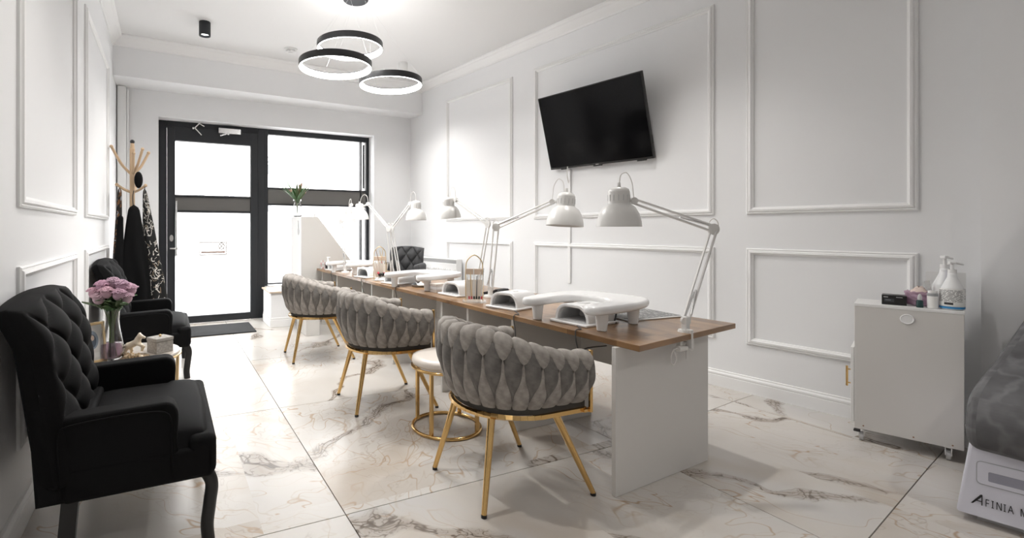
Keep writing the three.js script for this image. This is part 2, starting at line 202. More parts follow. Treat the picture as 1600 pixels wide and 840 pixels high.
// door and window
{
  const d = struct('door_1'), x0 = -.11, x1 = 1.285, top = 2.767, t = .09, F = (w, h, x, y, z = ZF, dd = t, r = .006) => box(w, h, dd, x, y, z, r);
  part('frame', [F(.10, top, x0 + .05, top / 2), F(.10, top, x1 - .05, top / 2), F(x1 - x0 - .2, .085, (x0 + x1) / 2, top - .042)], M.anthracite, d);
  const lx0 = x0 + .101, lx1 = x1 - .101, ly1 = top - .08, z = ZF + .02;
  part('leaf_frame', [F(.10, ly1 - .02, lx0 + .05, ly1 / 2 + .01, z), F(.105, ly1 - .02, lx1 - .052, ly1 / 2 + .01, z), F(lx1 - lx0 - .198, .185, (lx0 + lx1) / 2, ly1 - .092, z, .086), F(lx1 - lx0 - .198, .095, (lx0 + lx1) / 2, .06, z, .086), F(lx1 - lx0 - .198, .03, (lx0 + lx1) / 2, 1.755, z, .086), F(lx1 - lx0 - .198, .03, (lx0 + lx1) / 2, 1.545, z, .086)], M.anthraciteSoft, d);
  const gx = (lx0 + lx1) / 2, gw = lx1 - lx0 - .19;
  part('upper_pane', box(gw, .75, .008, gx, 2.135, z), M.glass, d); part('lower_pane', box(gw, 1.44, .008, gx, .82, z), M.frosted, d); part('crossbar', box(gw, .19, .03, gx, 1.65, z + .005, .004), M.greyBand, d);
  part('glazing_bead', [box(.012, .75, .02, gx - gw / 2, 2.135, z + .045), box(.012, .75, .02, gx + gw / 2, 2.135, z + .045), box(.012, 1.44, .02, gx - gw / 2, .82, z + .045), box(.012, 1.44, .02, gx + gw / 2, .82, z + .045)], M.anthracite, d);
  const hd = part('pull_handle', [bar([lx0 + .115, .94, z + .095], [lx0 + .115, 1.68, z + .095], .014, .014, 12), bar([lx0 + .115, 1.05, z + .04], [lx0 + .115, 1.05, z + .095], .009), bar([lx0 + .115, 1.57, z + .04], [lx0 + .115, 1.57, z + .095], .009)], M.steel, d, 'brushed steel bar handle');
  part('lever', [box(.03, .02, .06, lx0 + .055, 1.04, z + .07, .005), box(.10, .022, .018, lx0 + .085, 1.04, z + .10, .006)], M.steel, d, 'short steel lever'); part('lock', cyl(.024, .024, .02, 0, 0, 0, 20).rotateX(Math.PI / 2).scale(1, 1.9, 1).translate(lx0 + .055, 1.18, z + .052), M.steel, d, 'oval lock plate');
  const cl = part('closer', box(.30, .075, .06, .79, 2.675, z + .08, .008), M.steel, d, 'silver door closer'); part('closer_arm', [bar([.66, 2.60, z + .12], [.75, 2.635, z + .11], .010), ball(.018, .77, 2.635, z + .11)], M.steel, cl);
  part('latch_arm', [bar([.42, 2.60, z + .06], [.335, 2.68, z + .11], .009), bar([.335, 2.68, z + .11], [.41, 2.765, z + .12], .009), ball(.016, .315, 2.675, z + .115), bar([.40, 2.74, z + .11], [.455, 2.715, z + .09], .008)], M.steel, d, 'folding steel arm above the door');
  part('threshold', box(x1 - x0 - .02, .018, .14, (x0 + x1) / 2, .009, ZF + .03, .004), M.steel, d);
  const w = struct('window_1'), wx0 = 1.285, wx1 = 2.925, wy0 = .47, z2 = ZF;
  part('frame', [box(.05, top - wy0, t, wx0 + .022, (top + wy0) / 2, z2, .005), box(.05, top - wy0, t, wx1 - .025, (top + wy0) / 2, z2, .005), box(.022, top - wy0, t, wx1 - .135, (top + wy0) / 2, z2 + .001, .004), box(wx1 - wx0 - .10, .075, t - .006, (wx0 + wx1) / 2, top - .037, z2, .005), box(wx1 - wx0 - .10, .04, t - .006, (wx0 + wx1) / 2, wy0 + .02, z2, .005), box(wx1 - wx0 - .10, .022, t - .01, (wx0 + wx1) / 2, 1.905, z2), box(wx1 - wx0 - .10, .022, t - .01, (wx0 + wx1) / 2, 1.665, z2), box(.02, .7, .03, wx1 - .09, 2.3, z2 + .02)], M.anthracite, w);
  part('upper_pane', box(wx1 - wx0 - .08, .78, .008, (wx0 + wx1) / 2, 2.305, z2), M.glass, w); part('lower_pane', box(wx1 - wx0 - .08, 1.14, .008, (wx0 + wx1) / 2, 1.085, z2), M.glass, w);
  part('crossbar', box(wx1 - wx0 - .07, .22, .03, (wx0 + wx1) / 2, 1.785, z2 + .01, .004), M.greyBand, w);
  part('sill', box(1.60, .02, .23, 2.12, .482, -7.165, .004), M.trim, w);
  // sticker on the door glass: outlined, a crossed-out circle, a brown strip, rows of faint reversed print above
  const ink = canvasTex(512, 512, (c, W, H) => {
    c.clearRect(0, 0, W, H); c.strokeStyle = 'rgba(172,166,162,.95)'; c.fillStyle = 'rgba(172,166,162,.95)'; c.lineWidth = 22; c.strokeRect(14, 282, 484, 214);
    c.lineWidth = 22; c.strokeStyle = 'rgba(172,166,162,.95)'; c.beginPath(); c.arc(408, 352, 52, 0, 7); c.stroke(); c.beginPath(); c.moveTo(372, 316); c.lineTo(444, 388); c.moveTo(444, 316); c.lineTo(372, 388); c.stroke();
    let x = 55; for (const [w2, h2] of [[26, 34], [18, 34], [30, 34], [20, 34], [24, 34], [22, 34], [28, 34], [26, 34], [24, 34]]) { c.strokeStyle = 'rgba(172,166,162,.95)'; c.lineWidth = 9; c.strokeRect(x, 358, w2 - 6, h2); x += w2 + 6; }
    c.fillStyle = 'rgba(150,118,104,.96)'; c.fillRect(38, 432, 440, 40); c.fillStyle = '#d8cfc9'; for (let k = 0; k < 14; k++) c.fillRect(100 + k * 24, 444, 10 + (k * 7) % 8, 16);
    c.strokeStyle = 'rgba(172,166,162,.95)'; c.lineWidth = 13; for (const [a, b, e] of [[15, 30, 90], [160, 34, 80], [270, 30, 70], [410, 30, 95]]) { c.beginPath(); c.moveTo(a, b + 30); c.lineTo(a + e * .35, b); c.lineTo(a + e * .6, b + 34); c.lineTo(a + e, b + 6); c.stroke(); }
    for (const [a, b, e] of [[60, 120, 100], [220, 120, 60], [320, 118, 120]]) { c.beginPath(); c.moveTo(a, b + 34); c.lineTo(a + e * .45, b); c.lineTo(a + e, b + 38); c.stroke(); }
  });
  const st = new THREE.PlaneGeometry(.372, .42); single('glass_sticker', mv(st, .577, 1.14, z + .012), std([1, 1, 1], .6, 0, { map: ink, transparent: true }), 'pale sticker with a crossed circle on the frosted door pane', 'sticker');
}
// outside
struct('street', box(60, .1, 34, 5, -.10, -24.6), std([.45, .45, .45], .8)).name = 'ground_outside';
{
  const b = thing('building', 'pale building across the street seen through the shop window', 'building', [4, -.05, -33]);
  part('wall', box(40, 11, 1, 0, 5.5, -.5), std([.82, .79, .77], .8), b); const wm = std([.24, .25, .27], .4), fm = std([.75, .75, .74], .6);
  for (let j = 0; j < 3; j++) for (let i = 0; i < 9; i++) { const x = -13 + i * 2.1 + (i % 2) * .25, y = 3.1 + j * 2.5; const w = part('window', [box(.75, .07, .1, x, y + .62, .03), box(.75, .07, .1, x, y - .62, .03), box(.06, 1.24, .1, x - .36, y, .03), box(.06, 1.24, .1, x + .36, y, .03), box(.05, 1.2, .08, x, y, .03), box(.7, .05, .08, x, y + .1, .03)], fm, b); part('pane', box(.68, 1.2, .02, x, y, .015), wm, w); }
  for (const [x, w] of [[6.3, .9], [-6.5, 1.1]]) part('door', box(w, 2.0, .12, x, 1.05, .05, .01), std([.6, .45, .38], .6), b);
  part('cornice', box(40, .3, .3, 0, 10.9, .1), fm, b);
}
// wall pieces
{
  const c = struct('trim_cable', onRight(box(.035, 1.24, .018, sOf(-3.985), 1.335, .010, .004)), M.trim); c.name = 'trim_' + (++trimNo);
}

// ---------------------------------------------------------------- nail desks
const DY = .755, TH = .03, deskF = z => 1.997 - .0228 * (-z - 1.575), deskB = z => 2.968 - .0835 * (-z - 1.716);   // front and wall-side edges of the worktops
{
  const W = wood(31, 1024, 512, 2.2, .5);
  const topMat = phy([1, 1, 1], .3, { map: W, clearcoat: .25, clearcoatRoughness: .25 });
  const defs = [[-1.575, -3.178, .14, [-1.68, -2.50, -3.00], 'walnut desk with the free end, a clamped lamp at its corner'], [-3.184, -4.86, 0, [-3.36, -4.25, -4.76], 'middle walnut desk of the row, holding the pair of lamps in front of the television'], [-4.866, -6.62, 0, [-5.02, -5.85, -6.45], 'walnut desk at the shopfront end, against the tall white partition']];
  for (const [z0, z1, dz, panels, label] of defs) {
    const d = thing('nail_desk', label, 'desk', [0, 0, 0], 0, 'row of walnut nail desks');
    const g = metres(prism([[deskF(z0), z0], [deskB(z0), z0 - dz], [deskB(z1), z1 - (z1 < -6 ? .16 : 0)], [deskF(z1), z1]], DY - TH, DY, .003), 1 / 1.7, 1 / .95); g.translate(0, 0, 0);
    part('tabletop', g, topMat, d);
    for (const z of panels) { const tilt = z > -2 ? .05 : 0, xf = deskF(z) - (z > -2 ? .03 : -.03), xb = deskB(z) - .22, t = .022; part('side_panel', [metres(prism([[xf, z], [xb, z - tilt], [xb, z - tilt - t], [xf, z - t]], .002, DY - TH)), prism([[xf - .002, z + .0005], [xf, z + .0005], [xf, z - t - .0005], [xf - .002, z - t - .0005]], .002, DY - TH)], M.laminate, d); }
    const xa = deskB(panels[0]) - .30, xb = deskB(panels[2]) - .30; part('back_rail', prism([[xa, panels[0] - .06], [xb, panels[2]], [xb - .018, panels[2]], [xa - .018, panels[0] - .06]], .42, DY - TH), M.laminate, d);
  }
}
// ---------------------------------------------------------------- woven velvet chairs
function shellPath(s) {                                          // s 0..1 from the one arm end round the back to the other; opening faces +x
  const R = .335, S = .25, L = Math.PI * R + 2 * S, q = s * L;
  if (q < S) return [S - q, R, 0, 1]; if (q > L - S) return [q - (L - S), -R, 0, -1];
  const a = Math.PI / 2 + (q - S) / R; return [R * Math.cos(a), R * Math.sin(a), Math.cos(a), Math.sin(a)];
}
const topY = s => lerp(.70, .825, sstep(.02, .42, s < .5 ? s : 1 - s)), YB = .465;
function shellAt(s, f, out) {                                    // f 0 at the seat frame, 1 at the rim
  const sc = Math.min(1, Math.max(0, s)), [x, z, nx, nz] = shellPath(sc), r = -.055 * (1 - f) ** 2 + .012 * Math.sin(Math.PI * f) + out;
  return [x + nx * r, lerp(YB, topY(sc), f), z + nz * r];
}
const strip = (nu, nv, f) => { const g = grid(nu, nv, f), uv = g.attributes.uv; for (let i = 0; i < uv.count; i++) uv.setXY(i, uv.getX(i) * .35, uv.getY(i) * 1.3); return g; };
function makeWovenChair(label) {
  const t = thing('woven_chair', label, 'chair', [0, 0, 0], 0, 'grey woven-back chairs along the desks'), n = 18, P = 1 / n;
  const core = grid(72, 10, (u, v) => { const a = v * 10; if (a <= 4) return shellAt(u, a / 4 * .93, -.006); if (a <= 6) { const k = (a - 4) / 2; const p = shellAt(u, .93, lerp(-.006, -.066, k)); p[1] += .014 * Math.sin(Math.PI * k); return p; } return shellAt(u, .93 * (10 - a) / 4, -.066); });
  part('backrest', core, M.velvetDark, t, 'dark inner shell of the woven back');
  const clampS = s => Math.min(.998, Math.max(.002, s));
  for (let i = 0; i < n; i++) {
    const c = (i + .5) * P;
    part('woven_strip', strip(8, 12, (u, v) => { const b = u * 2 - 1, f = v * .74, w = (v < .12 ? lerp(.85, 1, v / .12) : v < .3 ? 1 : Math.cos((v - .3) / .7 * Math.PI / 2) ** .85) * .53 * P; const bulge = .031 * Math.sqrt(Math.max(0, 1 - b * b)) * Math.min(1, .45 + v * 3) * (1 - .35 * v); return shellAt(clampS(c + b * w), f, bulge - .004); }), M.velvet, t);
    part('rim_fold', strip(8, 14, (u, v) => { const b = u * 2 - 1; const w = P * .5 * (v < .42 ? Math.sin(Math.min(1, v / .22) * Math.PI / 2) ** .7 : v < .66 ? 1 : Math.cos((v - .66) / .34 * Math.PI / 2) ** .8); const bu = .017 * Math.sqrt(Math.max(0, 1 - b * b)); const s = clampS(c + b * Math.max(w, .0006));
      let p; if (v < .42) p = shellAt(s, lerp(.73, .97, v / .42), bu + .004); else if (v < .66) { const k = (v - .42) / .24; p = shellAt(s, .97, lerp(.004 + bu, -.070 - bu, (1 - Math.cos(k * Math.PI)) / 2)); p[1] += (.022 + bu * .7) * Math.sin(Math.PI * k); } else p = shellAt(s, lerp(.97, .60, (v - .66) / .34), -.070 - bu); return p; }), M.velvet, t);
  }
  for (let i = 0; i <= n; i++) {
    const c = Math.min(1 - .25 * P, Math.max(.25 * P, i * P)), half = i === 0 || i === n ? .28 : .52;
    part('woven_strip', strip(8, 12, (u, v) => { const b = u * 2 - 1, f = lerp(.14, .93, v), w = half * P * Math.sin(Math.PI * Math.min(1, .02 + v * .98) ** 1.35) ** .85 + (v > .7 ? .30 * P * sstep(.7, 1, v) : 0); const bulge = .026 * Math.sqrt(Math.max(0, 1 - b * b)) * Math.sin(Math.PI * Math.min(1, .12 + v * .8)); return shellAt(clampS(c + b * w), f, bulge - .001 + .006 * sstep(.15, .5, v)); }), M.velvetCrossShaded, t);
  }
  const seatPts = [], ringIn = [], N = 40; for (let k = 0; k <= N; k++) { const [x, z, nx, nz] = shellPath(k / N); seatPts.push([x - nx * .07, z - nz * .07]); }
  part('seat', prism(seatPts, .44, .545, .02), M.velvet, t);
  part('seat_base', prism(seatPts.map(([x, z]) => [x * 1.03, z * 1.05]), .437, .475), M.velvetDark, t);
  const rp = []; for (let k = 0; k <= N; k++) { const [x, z, nx, nz] = shellPath(k / N); rp.push([x - nx * .048, z - nz * .048]); }
  const band = []; for (let k = 0; k < rp.length; k++) { const a = rp[k], b = rp[(k + 1) % rp.length]; if (Math.hypot(a[0] - b[0], a[1] - b[1]) > 1e-4) band.push(flatBar([a[0], .428, a[1]], [b[0], .428, b[1]], .020, .018)); }
  part('seat_frame', band, M.gold, t, 'polished gold band under the seat');
  for (const z of [1, -1]) part('arm_post', [box(.016, .30, .016, .262, .57, z * .312, .003), box(.05, .014, .02, .25, .428, z * .30)], M.gold, t, 'gold upright closing the arm end');
  const legs = [[-.20, .16, -.295, .24], [-.20, -.16, -.295, -.24], [.10, .24, .30, .29], [.10, -.24, .30, -.29]];
  for (const [x, z, fx, fz] of legs) { const g = part('leg', bar([fx, .012, fz], [x, .425, z], .0125, .019, 14), M.gold, t, 'tapered gold leg'); part('foot', cyl(.0135, .0135, .014, fx, .007, fz, 14), M.blackPlastic, g); }
  return t;
}
const chair0 = makeWovenChair('grey woven-back chair at the free end of the desks, largest of the three'); chair0.position.set(1.595, 0, -2.045); chair0.rotation.y = -.04;
copyOf(chair0, [1.495, 0, -3.395], -.06, 'grey woven-back chair between the round pouf and the one by the shopfront');
copyOf(chair0, [1.405, 0, -4.90], -.05, 'grey woven-back chair closest to the shop door and window');
// round pouf
{
  const t = thing('round_pouf', 'round pouf with pale cushioned top on a gold ring frame', 'stool', [1.66, 0, -2.76]);
  part('seat', lathe([[0, .415], [.20, .415], [.222, .425], [.228, .445], [.222, .468], [.19, .480], [0, .484]]), phy([.74, .68, .62], .35, { clearcoat: .2 }), t);
  part('seat_ring', torus(.224, .010, 0, .408, 0), M.gold, t, 'gold ring under the seat');
  part('base_ring', torus(.222, .011, 0, .011, 0), M.gold, t, 'gold floor ring');
  for (let k = 0; k < 4; k++) { const a = 2.55 + k * Math.PI / 2; part('leg', box(.022, .40, .022, Math.cos(a) * .215, .21, Math.sin(a) * .215, .003), M.gold, t); }
}
// ---------------------------------------------------------------- tufted upholstery
function puffPanel(w, hgt, thick, nx, ny, tuft, tilt, roll, taper = 0) {   // facing +x, base at y = 0, width along z
  const NU = 64, NV = 64, pos = [], idx = [], uv = [];
  const pt = (u, v, side) => {
    const a = u * 2 - 1, b = v * 2 - 1, e = Math.pow(Math.max(0, 1 - Math.pow(Math.abs(a), 7)), .34) * Math.pow(Math.max(0, 1 - Math.pow(Math.abs(b), 9)), .34);
    let d = 0; if (side > 0 && tuft > 0) { const p = u * nx, q = v * ny, s1 = Math.abs(Math.sin(Math.PI * (p + q) / 2)), s2 = Math.abs(Math.sin(Math.PI * (p - q) / 2)); const fade = sstep(0, .10, u) * sstep(0, .10, 1 - u); d = tuft * (Math.pow(s1 * s2, .42) - 1) * fade * sstep(0, .05, 1 - v) + tuft * .3; }
    const x = side * thick / 2 * e + d * (side > 0 ? e : 0) - tilt * v - roll * sstep(.72, 1, v) * v;
    return [x, v * hgt - (.03 * a * a * v), (a * w / 2) * (1 - taper * (1 - v))];
  };
  for (const side of [1, -1]) { const o = pos.length / 3; for (let j = 0; j <= NV; j++) for (let i = 0; i <= NU; i++) { pos.push(...pt(i / NU, j / NV, side)); uv.push(i / NU * w, j / NV * hgt); } for (let j = 0; j < NV; j++) for (let i = 0; i < NU; i++) { const a = o + j * (NU + 1) + i, b = a + 1, c = a + NU + 1, dd = c + 1; side > 0 ? idx.push(a, c, dd, a, dd, b) : idx.push(a, dd, c, a, b, dd); } }
  const g = new THREE.BufferGeometry(); g.setAttribute('position', new THREE.Float32BufferAttribute(pos, 3)); g.setAttribute('uv', new THREE.Float32BufferAttribute(uv, 2)); g.setIndex(idx); g.computeVertexNormals();
  const buttons = []; for (let j = 1; j < ny; j++) for (let i = 1; i < nx; i++) if ((i + j) % 2 === 0) { const p = pt(i / nx, j / ny, 1); buttons.push([p[0] + .002, p[1], p[2]]); }
  return [g, buttons];
}
function armSide(depth, top, bot, front, th) {                   // side panel with rounded front, x from 0 to depth
  const s = new THREE.Shape(); s.moveTo(-.02, bot); s.lineTo(front + .012, bot); s.lineTo(front, bot + .12); s.bezierCurveTo(front - .012, top - .12, front + .012, top - .06, front - .008, top - .03); s.quadraticCurveTo(front - .02, top, front - .06, top); s.lineTo(-.04, top - .015); s.lineTo(-.02, bot);
  return mv(extrude(s, th, .014, 3), 0, 0, -th / 2);
}
function makeArmchair(label) {                                   // origin under the middle of the seat, facing +x
  const t = thing('armchair', label, 'armchair', [0, 0, 0], 0, 'black buttoned armchairs along the wall'), W = .86;
  const [g, btn] = puffPanel(W + .01, .70, .15, 6, 6, .05, .095, .05, 0); mv(g, -.285, .345, 0);
  const back = part('backrest', g, M.blackFabric, t, 'deep-buttoned black back'); for (const [x, y, z] of btn) part('button', ball(.010, x - .285, y + .345, z, 10), M.blackFabric, back);
  for (const s of [1, -1]) { const a = part('armrest', armSide(.4, .61, .285, .455, .10).translate(-.33, 0, s * (W / 2 - .05)), M.blackFabric, t); part('piping', tube([[-.27, .31, s * (W / 2 + .001)], [-.275, .56, s * (W / 2 + .001)], [-.26, .572, s * (W / 2 + .001)], [.075, .577, s * (W / 2 + .001)], [.096, .55, s * (W / 2 + .001)], [.098, .46, s * (W / 2 + .001)], [.105, .31, s * (W / 2 + .001)]], .0035, 48, 6), M.blackFabric, a); }
  const seat = grid(28, 28, (u, v) => { const a = u * 2 - 1, b = v * 2 - 1, e = Math.pow(Math.max(0, 1 - a ** 8), .3) * Math.pow(Math.max(0, 1 - Math.abs(b) ** 8), .3); const x = lerp(-.26, .25, v) + .012 * (1 - a * a) * sstep(.7, 1, v); return [x, .385 + .10 * e + .02 * (1 - a * a) * (1 - b * b), a * (W / 2 - .02) * (v > .7 ? 1 : .9)]; });
  part('seat', seat, M.blackFabric, t);
  part('seat_base', [box(.53, .13, W - .02, -.005, .345, 0, .02), box(.10, .22, W - .24, -.255, .40, 0, .02), box(.11, .17, W - .02, .215, .37, 0, .03)], M.blackFabric, t);
  for (const s of [1, -1]) { part('leg', tube([[.225, .30, s * .37], [.252, .24, s * .372], [.245, .15, s * .37], [.235, .06, s * .37], [.24, .0, s * .372]], .027, 24, 10), M.blackWood, t); part('leg', flatBar([-.27, .005, s * .37], [-.245, .30, s * .37], .055, .05), M.blackWood, t); }
  return t;
}
const arm0 = makeArmchair('black buttoned armchair before the side table, the larger of the two in view'); arm0.position.set(-.085, 0, -2.56);
copyOf(arm0, [-.085, 0, -5.0], 0, 'black buttoned armchair beyond the vase, beside the coat stand');
{
  const t = thing('tub_chair', 'charcoal buttoned armchair behind the desks, by the radiator', 'armchair', [2.95, 0, -6.09], Math.PI + .85);
  const [g, btn] = puffPanel(.50, .46, .12, 6, 4, .06, .06, .03); mv(g, -.20, .60, 0); const b = part('backrest', g, M.greyVelvet, t); for (const [x, y, z] of btn) part('button', ball(.009, x - .20, y + .60, z, 8), M.greyVelvet, b);
  for (const s of [1, -1]) part('armrest', [box(.46, .34, .09, .02, .66, s * .26, .04)], M.greyVelvet, t);
  part('seat', box(.46, .16, .50, .02, .55, 0, .05), M.greyVelvet, t);
  for (const [x, z] of [[.2, .2], [.2, -.2], [-.2, .2], [-.2, -.2]]) part('leg', bar([x * 1.1, 0, z * 1.1], [x, .48, z], .012, .018), M.blackWood, t);
}

// ---------------------------------------------------------------- corner table with things on it
{
  const t = thing('side_table', 'round side table with pale stone top and gold legs between the armchairs', 'table', [-.20, 0, -3.62]);
  const m = marble(41, 256, .8); part('tabletop', lathe([[0, .470], [.272, .470], [.278, .476], [.278, .490], [.272, .496], [0, .496]], 48), phy([1, 1, 1], .25, { map: m }), t);
  part('rim', torus(.279, .008, 0, .470, 0, 56), M.paleGold, t); for (let k = 0; k < 4; k++) { const a = .05 + k * Math.PI / 2; part('leg', bar([Math.cos(a) * .25, .0, Math.sin(a) * .25], [Math.cos(a) * .262, .47, Math.sin(a) * .262], .011, .011, 12), M.paleGold, t); } part('base_ring', torus(.25, .008, 0, .009, 0, 48), M.paleGold, t);
}
{
  const x = -.315, z = -3.47, y = .498;
  const v = thing('flower_vase', 'tall clear glass vase with mauve speckled foot holding pink flowers', 'vase', [x, y, z]);
  const out = [[.004, 0], [.05, 0], [.066, .012], [.072, .05], [.066, .11], [.052, .17], [.044, .24], [.050, .32]], inn = [...out].reverse().map(([r, yy]) => [Math.max(.001, r - .005), Math.max(.014, yy)]);
  part('body', lathe([...out, ...inn], 40), M.solidGlass, v); part('foot', lathe([[.001, .015], [.056, .015], [.064, .05], [.058, .10], [.001, .104]], 32), phy([.55, .42, .50], .25, { transmission: .7, thickness: .05, ior: 1.33, attenuationColor: new THREE.Color(.7, .5, .62), attenuationDistance: .15 }), v, 'mauve tinted water and pebbles');
  const r = rng(4), leafG = (sc) => { const g = grid(4, 8, (u, vv) => { const a = u * 2 - 1, w = .020 * Math.sin(Math.PI * Math.min(1, vv * .97 + .03)) ** .8; return [a * w, vv * .085, .012 * vv * vv + .006 * a * a]; }); g.scale(sc, sc, sc); return g; };
  const heads = [[-.085, .435, .02], [-.045, .475, .03], [.01, .490, .01], [.055, .475, .03], [.105, .445, .02], [-.02, .440, .07], [.045, .425, .075], [.085, .400, .05], [-.06, .405, .06], [.02, .46, -.04], [.08, .45, -.04]];
  heads.forEach(([hx, hy, hz], i) => {
    const f = thing('pink_flower', 'mauve pink flower in the tall glass vase, one of a loose round bunch', 'flower', [x, y, z], 0, 'mauve pink flowers in the glass vase');
    const stem = part('stem', tube([[(r() - .5) * .05, .03, (r() - .5) * .05], [hx * .25, .26, hz * .25], [hx * .7, .36, hz * .7], [hx, hy - .02, hz]], .0028, 16, 6), M.stemGreen, f);
    const bits = []; for (let k = 0; k < 110; k++) { const a = k * 2.39996, q = Math.sqrt((k + .5) / 110), R = .044 * q, yy = hy + .022 * (1 - q * q) + (r() - .5) * .006 - .008; bits.push(mv(new THREE.IcosahedronGeometry(.0052 + .002 * r(), 0).scale(1, .75, 1), hx + R * Math.cos(a), yy, hz + R * Math.sin(a))); }
    part('flower_head', [...bits, ball(.034, hx, hy - .022, hz, 10).scale(1, 1, 1)], std([.55 + .1 * r(), .38 + .06 * r(), .46 + .06 * r()], .8), f);
    for (let k = 0; k < 4; k++) { const g = leafG(.8 + .5 * r()); g.rotateX(.6 + .7 * r()); g.rotateY(r() * 6.28); const q = .45 + .5 * r(); g.translate(hx * q, lerp(.30, hy - .05, (q - .45) * 1.6), hz * q); part('leaf', g, i % 2 ? M.green : M.oliveLeaf, f); }
  });
}
{
  const f = thing('photo_frame', 'gold photo frame leaning behind the front armchair, a pale portrait print in it', 'picture frame', [-.40, .500, -3.395], 0); f.rotation.set(0, .62, 0);
  const q = new THREE.Group(), w = .17, h = .24, lean = g => g.rotateX(-.2);
  part('frame', [box(w, .016, .016, 0, .008, 0, .004), box(w, .016, .016, 0, h - .008, 0, .004), box(.016, h, .016, -w / 2 + .008, h / 2, 0, .004), box(.016, h, .016, w / 2 - .008, h / 2, 0, .004)].map(lean), M.paleGold, f);
  const pr = canvasTex(256, 360, (c, W, H) => { c.fillStyle = '#e9e6e1'; c.fillRect(0, 0, W, H); c.fillStyle = '#b98e76'; c.fillRect(34, 70, 70, 190); c.fillStyle = '#9aa6b4'; c.beginPath(); c.ellipse(140, 150, 62, 92, 0, 0, 7); c.fill(); c.fillStyle = '#5f6a78'; c.beginPath(); c.ellipse(140, 160, 40, 66, 0, 0, 7); c.fill(); c.fillStyle = '#d9c2b2'; c.beginPath(); c.ellipse(140, 130, 22, 28, 0, 0, 7); c.fill(); c.fillStyle = '#f4f2ee'; c.fillRect(60, 280, 150, 50); });
  part('print', lean(mv(new THREE.PlaneGeometry(w - .028, h - .028), 0, h / 2, .003)), std([1, 1, 1], .4, 0, { map: pr }), f); part('backing', lean(box(w - .02, h - .02, .006, 0, h / 2, -.004)), M.brown, f); part('strut', bar([0, .012, -.105], [0, .16, -.045], .005), M.brown, f);
}
function blob(bones, size, res, centre) {                        // smooth union of tapered capsules, meshed
  const mc = new MarchingCubes(res, M.cream, false, false, 60000), hh = size / 2; mc.isolation = 0; let i = 0;
  const cap = (p, a, b, ra, rb) => { const bx = b[0] - a[0], by = b[1] - a[1], bz = b[2] - a[2], px = p[0] - a[0], py = p[1] - a[1], pz = p[2] - a[2], t = Math.max(0, Math.min(1, (px * bx + py * by + pz * bz) / (bx * bx + by * by + bz * bz + 1e-9))); return Math.hypot(px - t * bx, py - t * by, pz - t * bz) - lerp(ra, rb, t); };
  for (let z = 0; z < res; z++) for (let y = 0; y < res; y++) for (let x = 0; x < res; x++) { const p = [(x - res / 2) / (res / 2) * hh + centre[0], (y - res / 2) / (res / 2) * hh + centre[1], (z - res / 2) / (res / 2) * hh + centre[2]]; let s = 0; for (const [a, b, ra, rb] of bones) s += Math.exp(-cap(p, a, b, ra, rb) / .0035); mc.field[i++] = Math.log(Math.max(s, 1e-30)) * .0035; }
  mc.update(); const n = mc.count, g = new THREE.BufferGeometry(), P = mc.positionArray.slice(0, n * 3), N = mc.normalArray.slice(0, n * 3);
  for (let k = 0; k < n; k++) for (let j = 0; j < 3; j++) P[3 * k + j] = P[3 * k + j] * hh + centre[j];
  g.setAttribute('position', new THREE.BufferAttribute(P, 3)); g.setAttribute('normal', new THREE.BufferAttribute(N, 3)); return clean(g);
}
{
  const h = thing('horse_figurine', 'small cream and gold rearing horse ornament on the side table', 'figurine', [-.185, .4965, -3.45], -.5);
  const B = [[[-.035, .075, 0], [.015, .10, 0], .022, .019], [[.015, .10, 0], [.035, .135, 0], .017, .012], [[.035, .135, 0], [.062, .128, 0], .0115, .0075], [[.032, .145, .005], [.030, .156, .006], .004, .002], [[.032, .145, -.005], [.030, .156, -.006], .004, .002], [[.012, .118, 0], [.028, .145, 0], .012, .008], [[-.04, .075, .012], [-.055, .045, .014], .013, .008], [[-.055, .045, .014], [-.042, .010, .014], .0075, .006], [[-.04, .075, -.012], [-.030, .045, -.014], .013, .008], [[-.030, .045, -.014], [-.036, .010, -.014], .0075, .006], [[.02, .09, .012], [.055, .080, .014], .010, .007], [[.055, .080, .014], [.05, .05, .014], .0065, .005], [[.02, .09, -.012], [.048, .068, -.014], .010, .007], [[.048, .068, -.014], [.040, .042, -.014], .0065, .005], [[-.05, .085, 0], [-.075, .06, 0], .008, .006], [[-.075, .06, 0], [-.078, .025, 0], .007, .004], [[-.06, .006, 0], [.04, .006, 0], .016, .014]];
  part('horse', blob(B, .28, 72, [0, .08, 0]), phy([.78, .66, .5], .25, { clearcoat: .6 }), h);
  const rr = rng(8), bits = []; for (let k = 0; k < 26; k++) { const a = rr() * 6.28, R = .03 + .05 * rr(); bits.push(mv(new THREE.DodecahedronGeometry(.007 + .009 * rr(), 0).scale(1, .8 + rr(), 1), Math.cos(a) * R - .01, .008 + .012 * rr(), Math.sin(a) * R * .7)); }
  part('base', [lathe([[0, 0], [.082, 0], [.085, .004], [.08, .009], [0, .009]], 28), ...bits], phy([.62, .48, .32], .25, { metalness: .55 }), h, 'gold crystal heap under the horse');
}
{
  const b = thing('trinket_box', 'small square grey stone box with a lid knob on the side table', 'box', [-.045, .4965, -3.56], .55);
  part('body', box(.115, .075, .115, 0, .0375, 0, .004), std([.56, .53, .49], .7, 0, { map: napNoise }), b); part('lid', box(.119, .022, .119, 0, .087, 0, .004), std([.58, .55, .51], .7, 0, { map: napNoise }), b); part('knob', [ball(.009, 0, .106, 0), cyl(.004, .004, .012, 0, .1, 0)], M.paleGold, b);
}
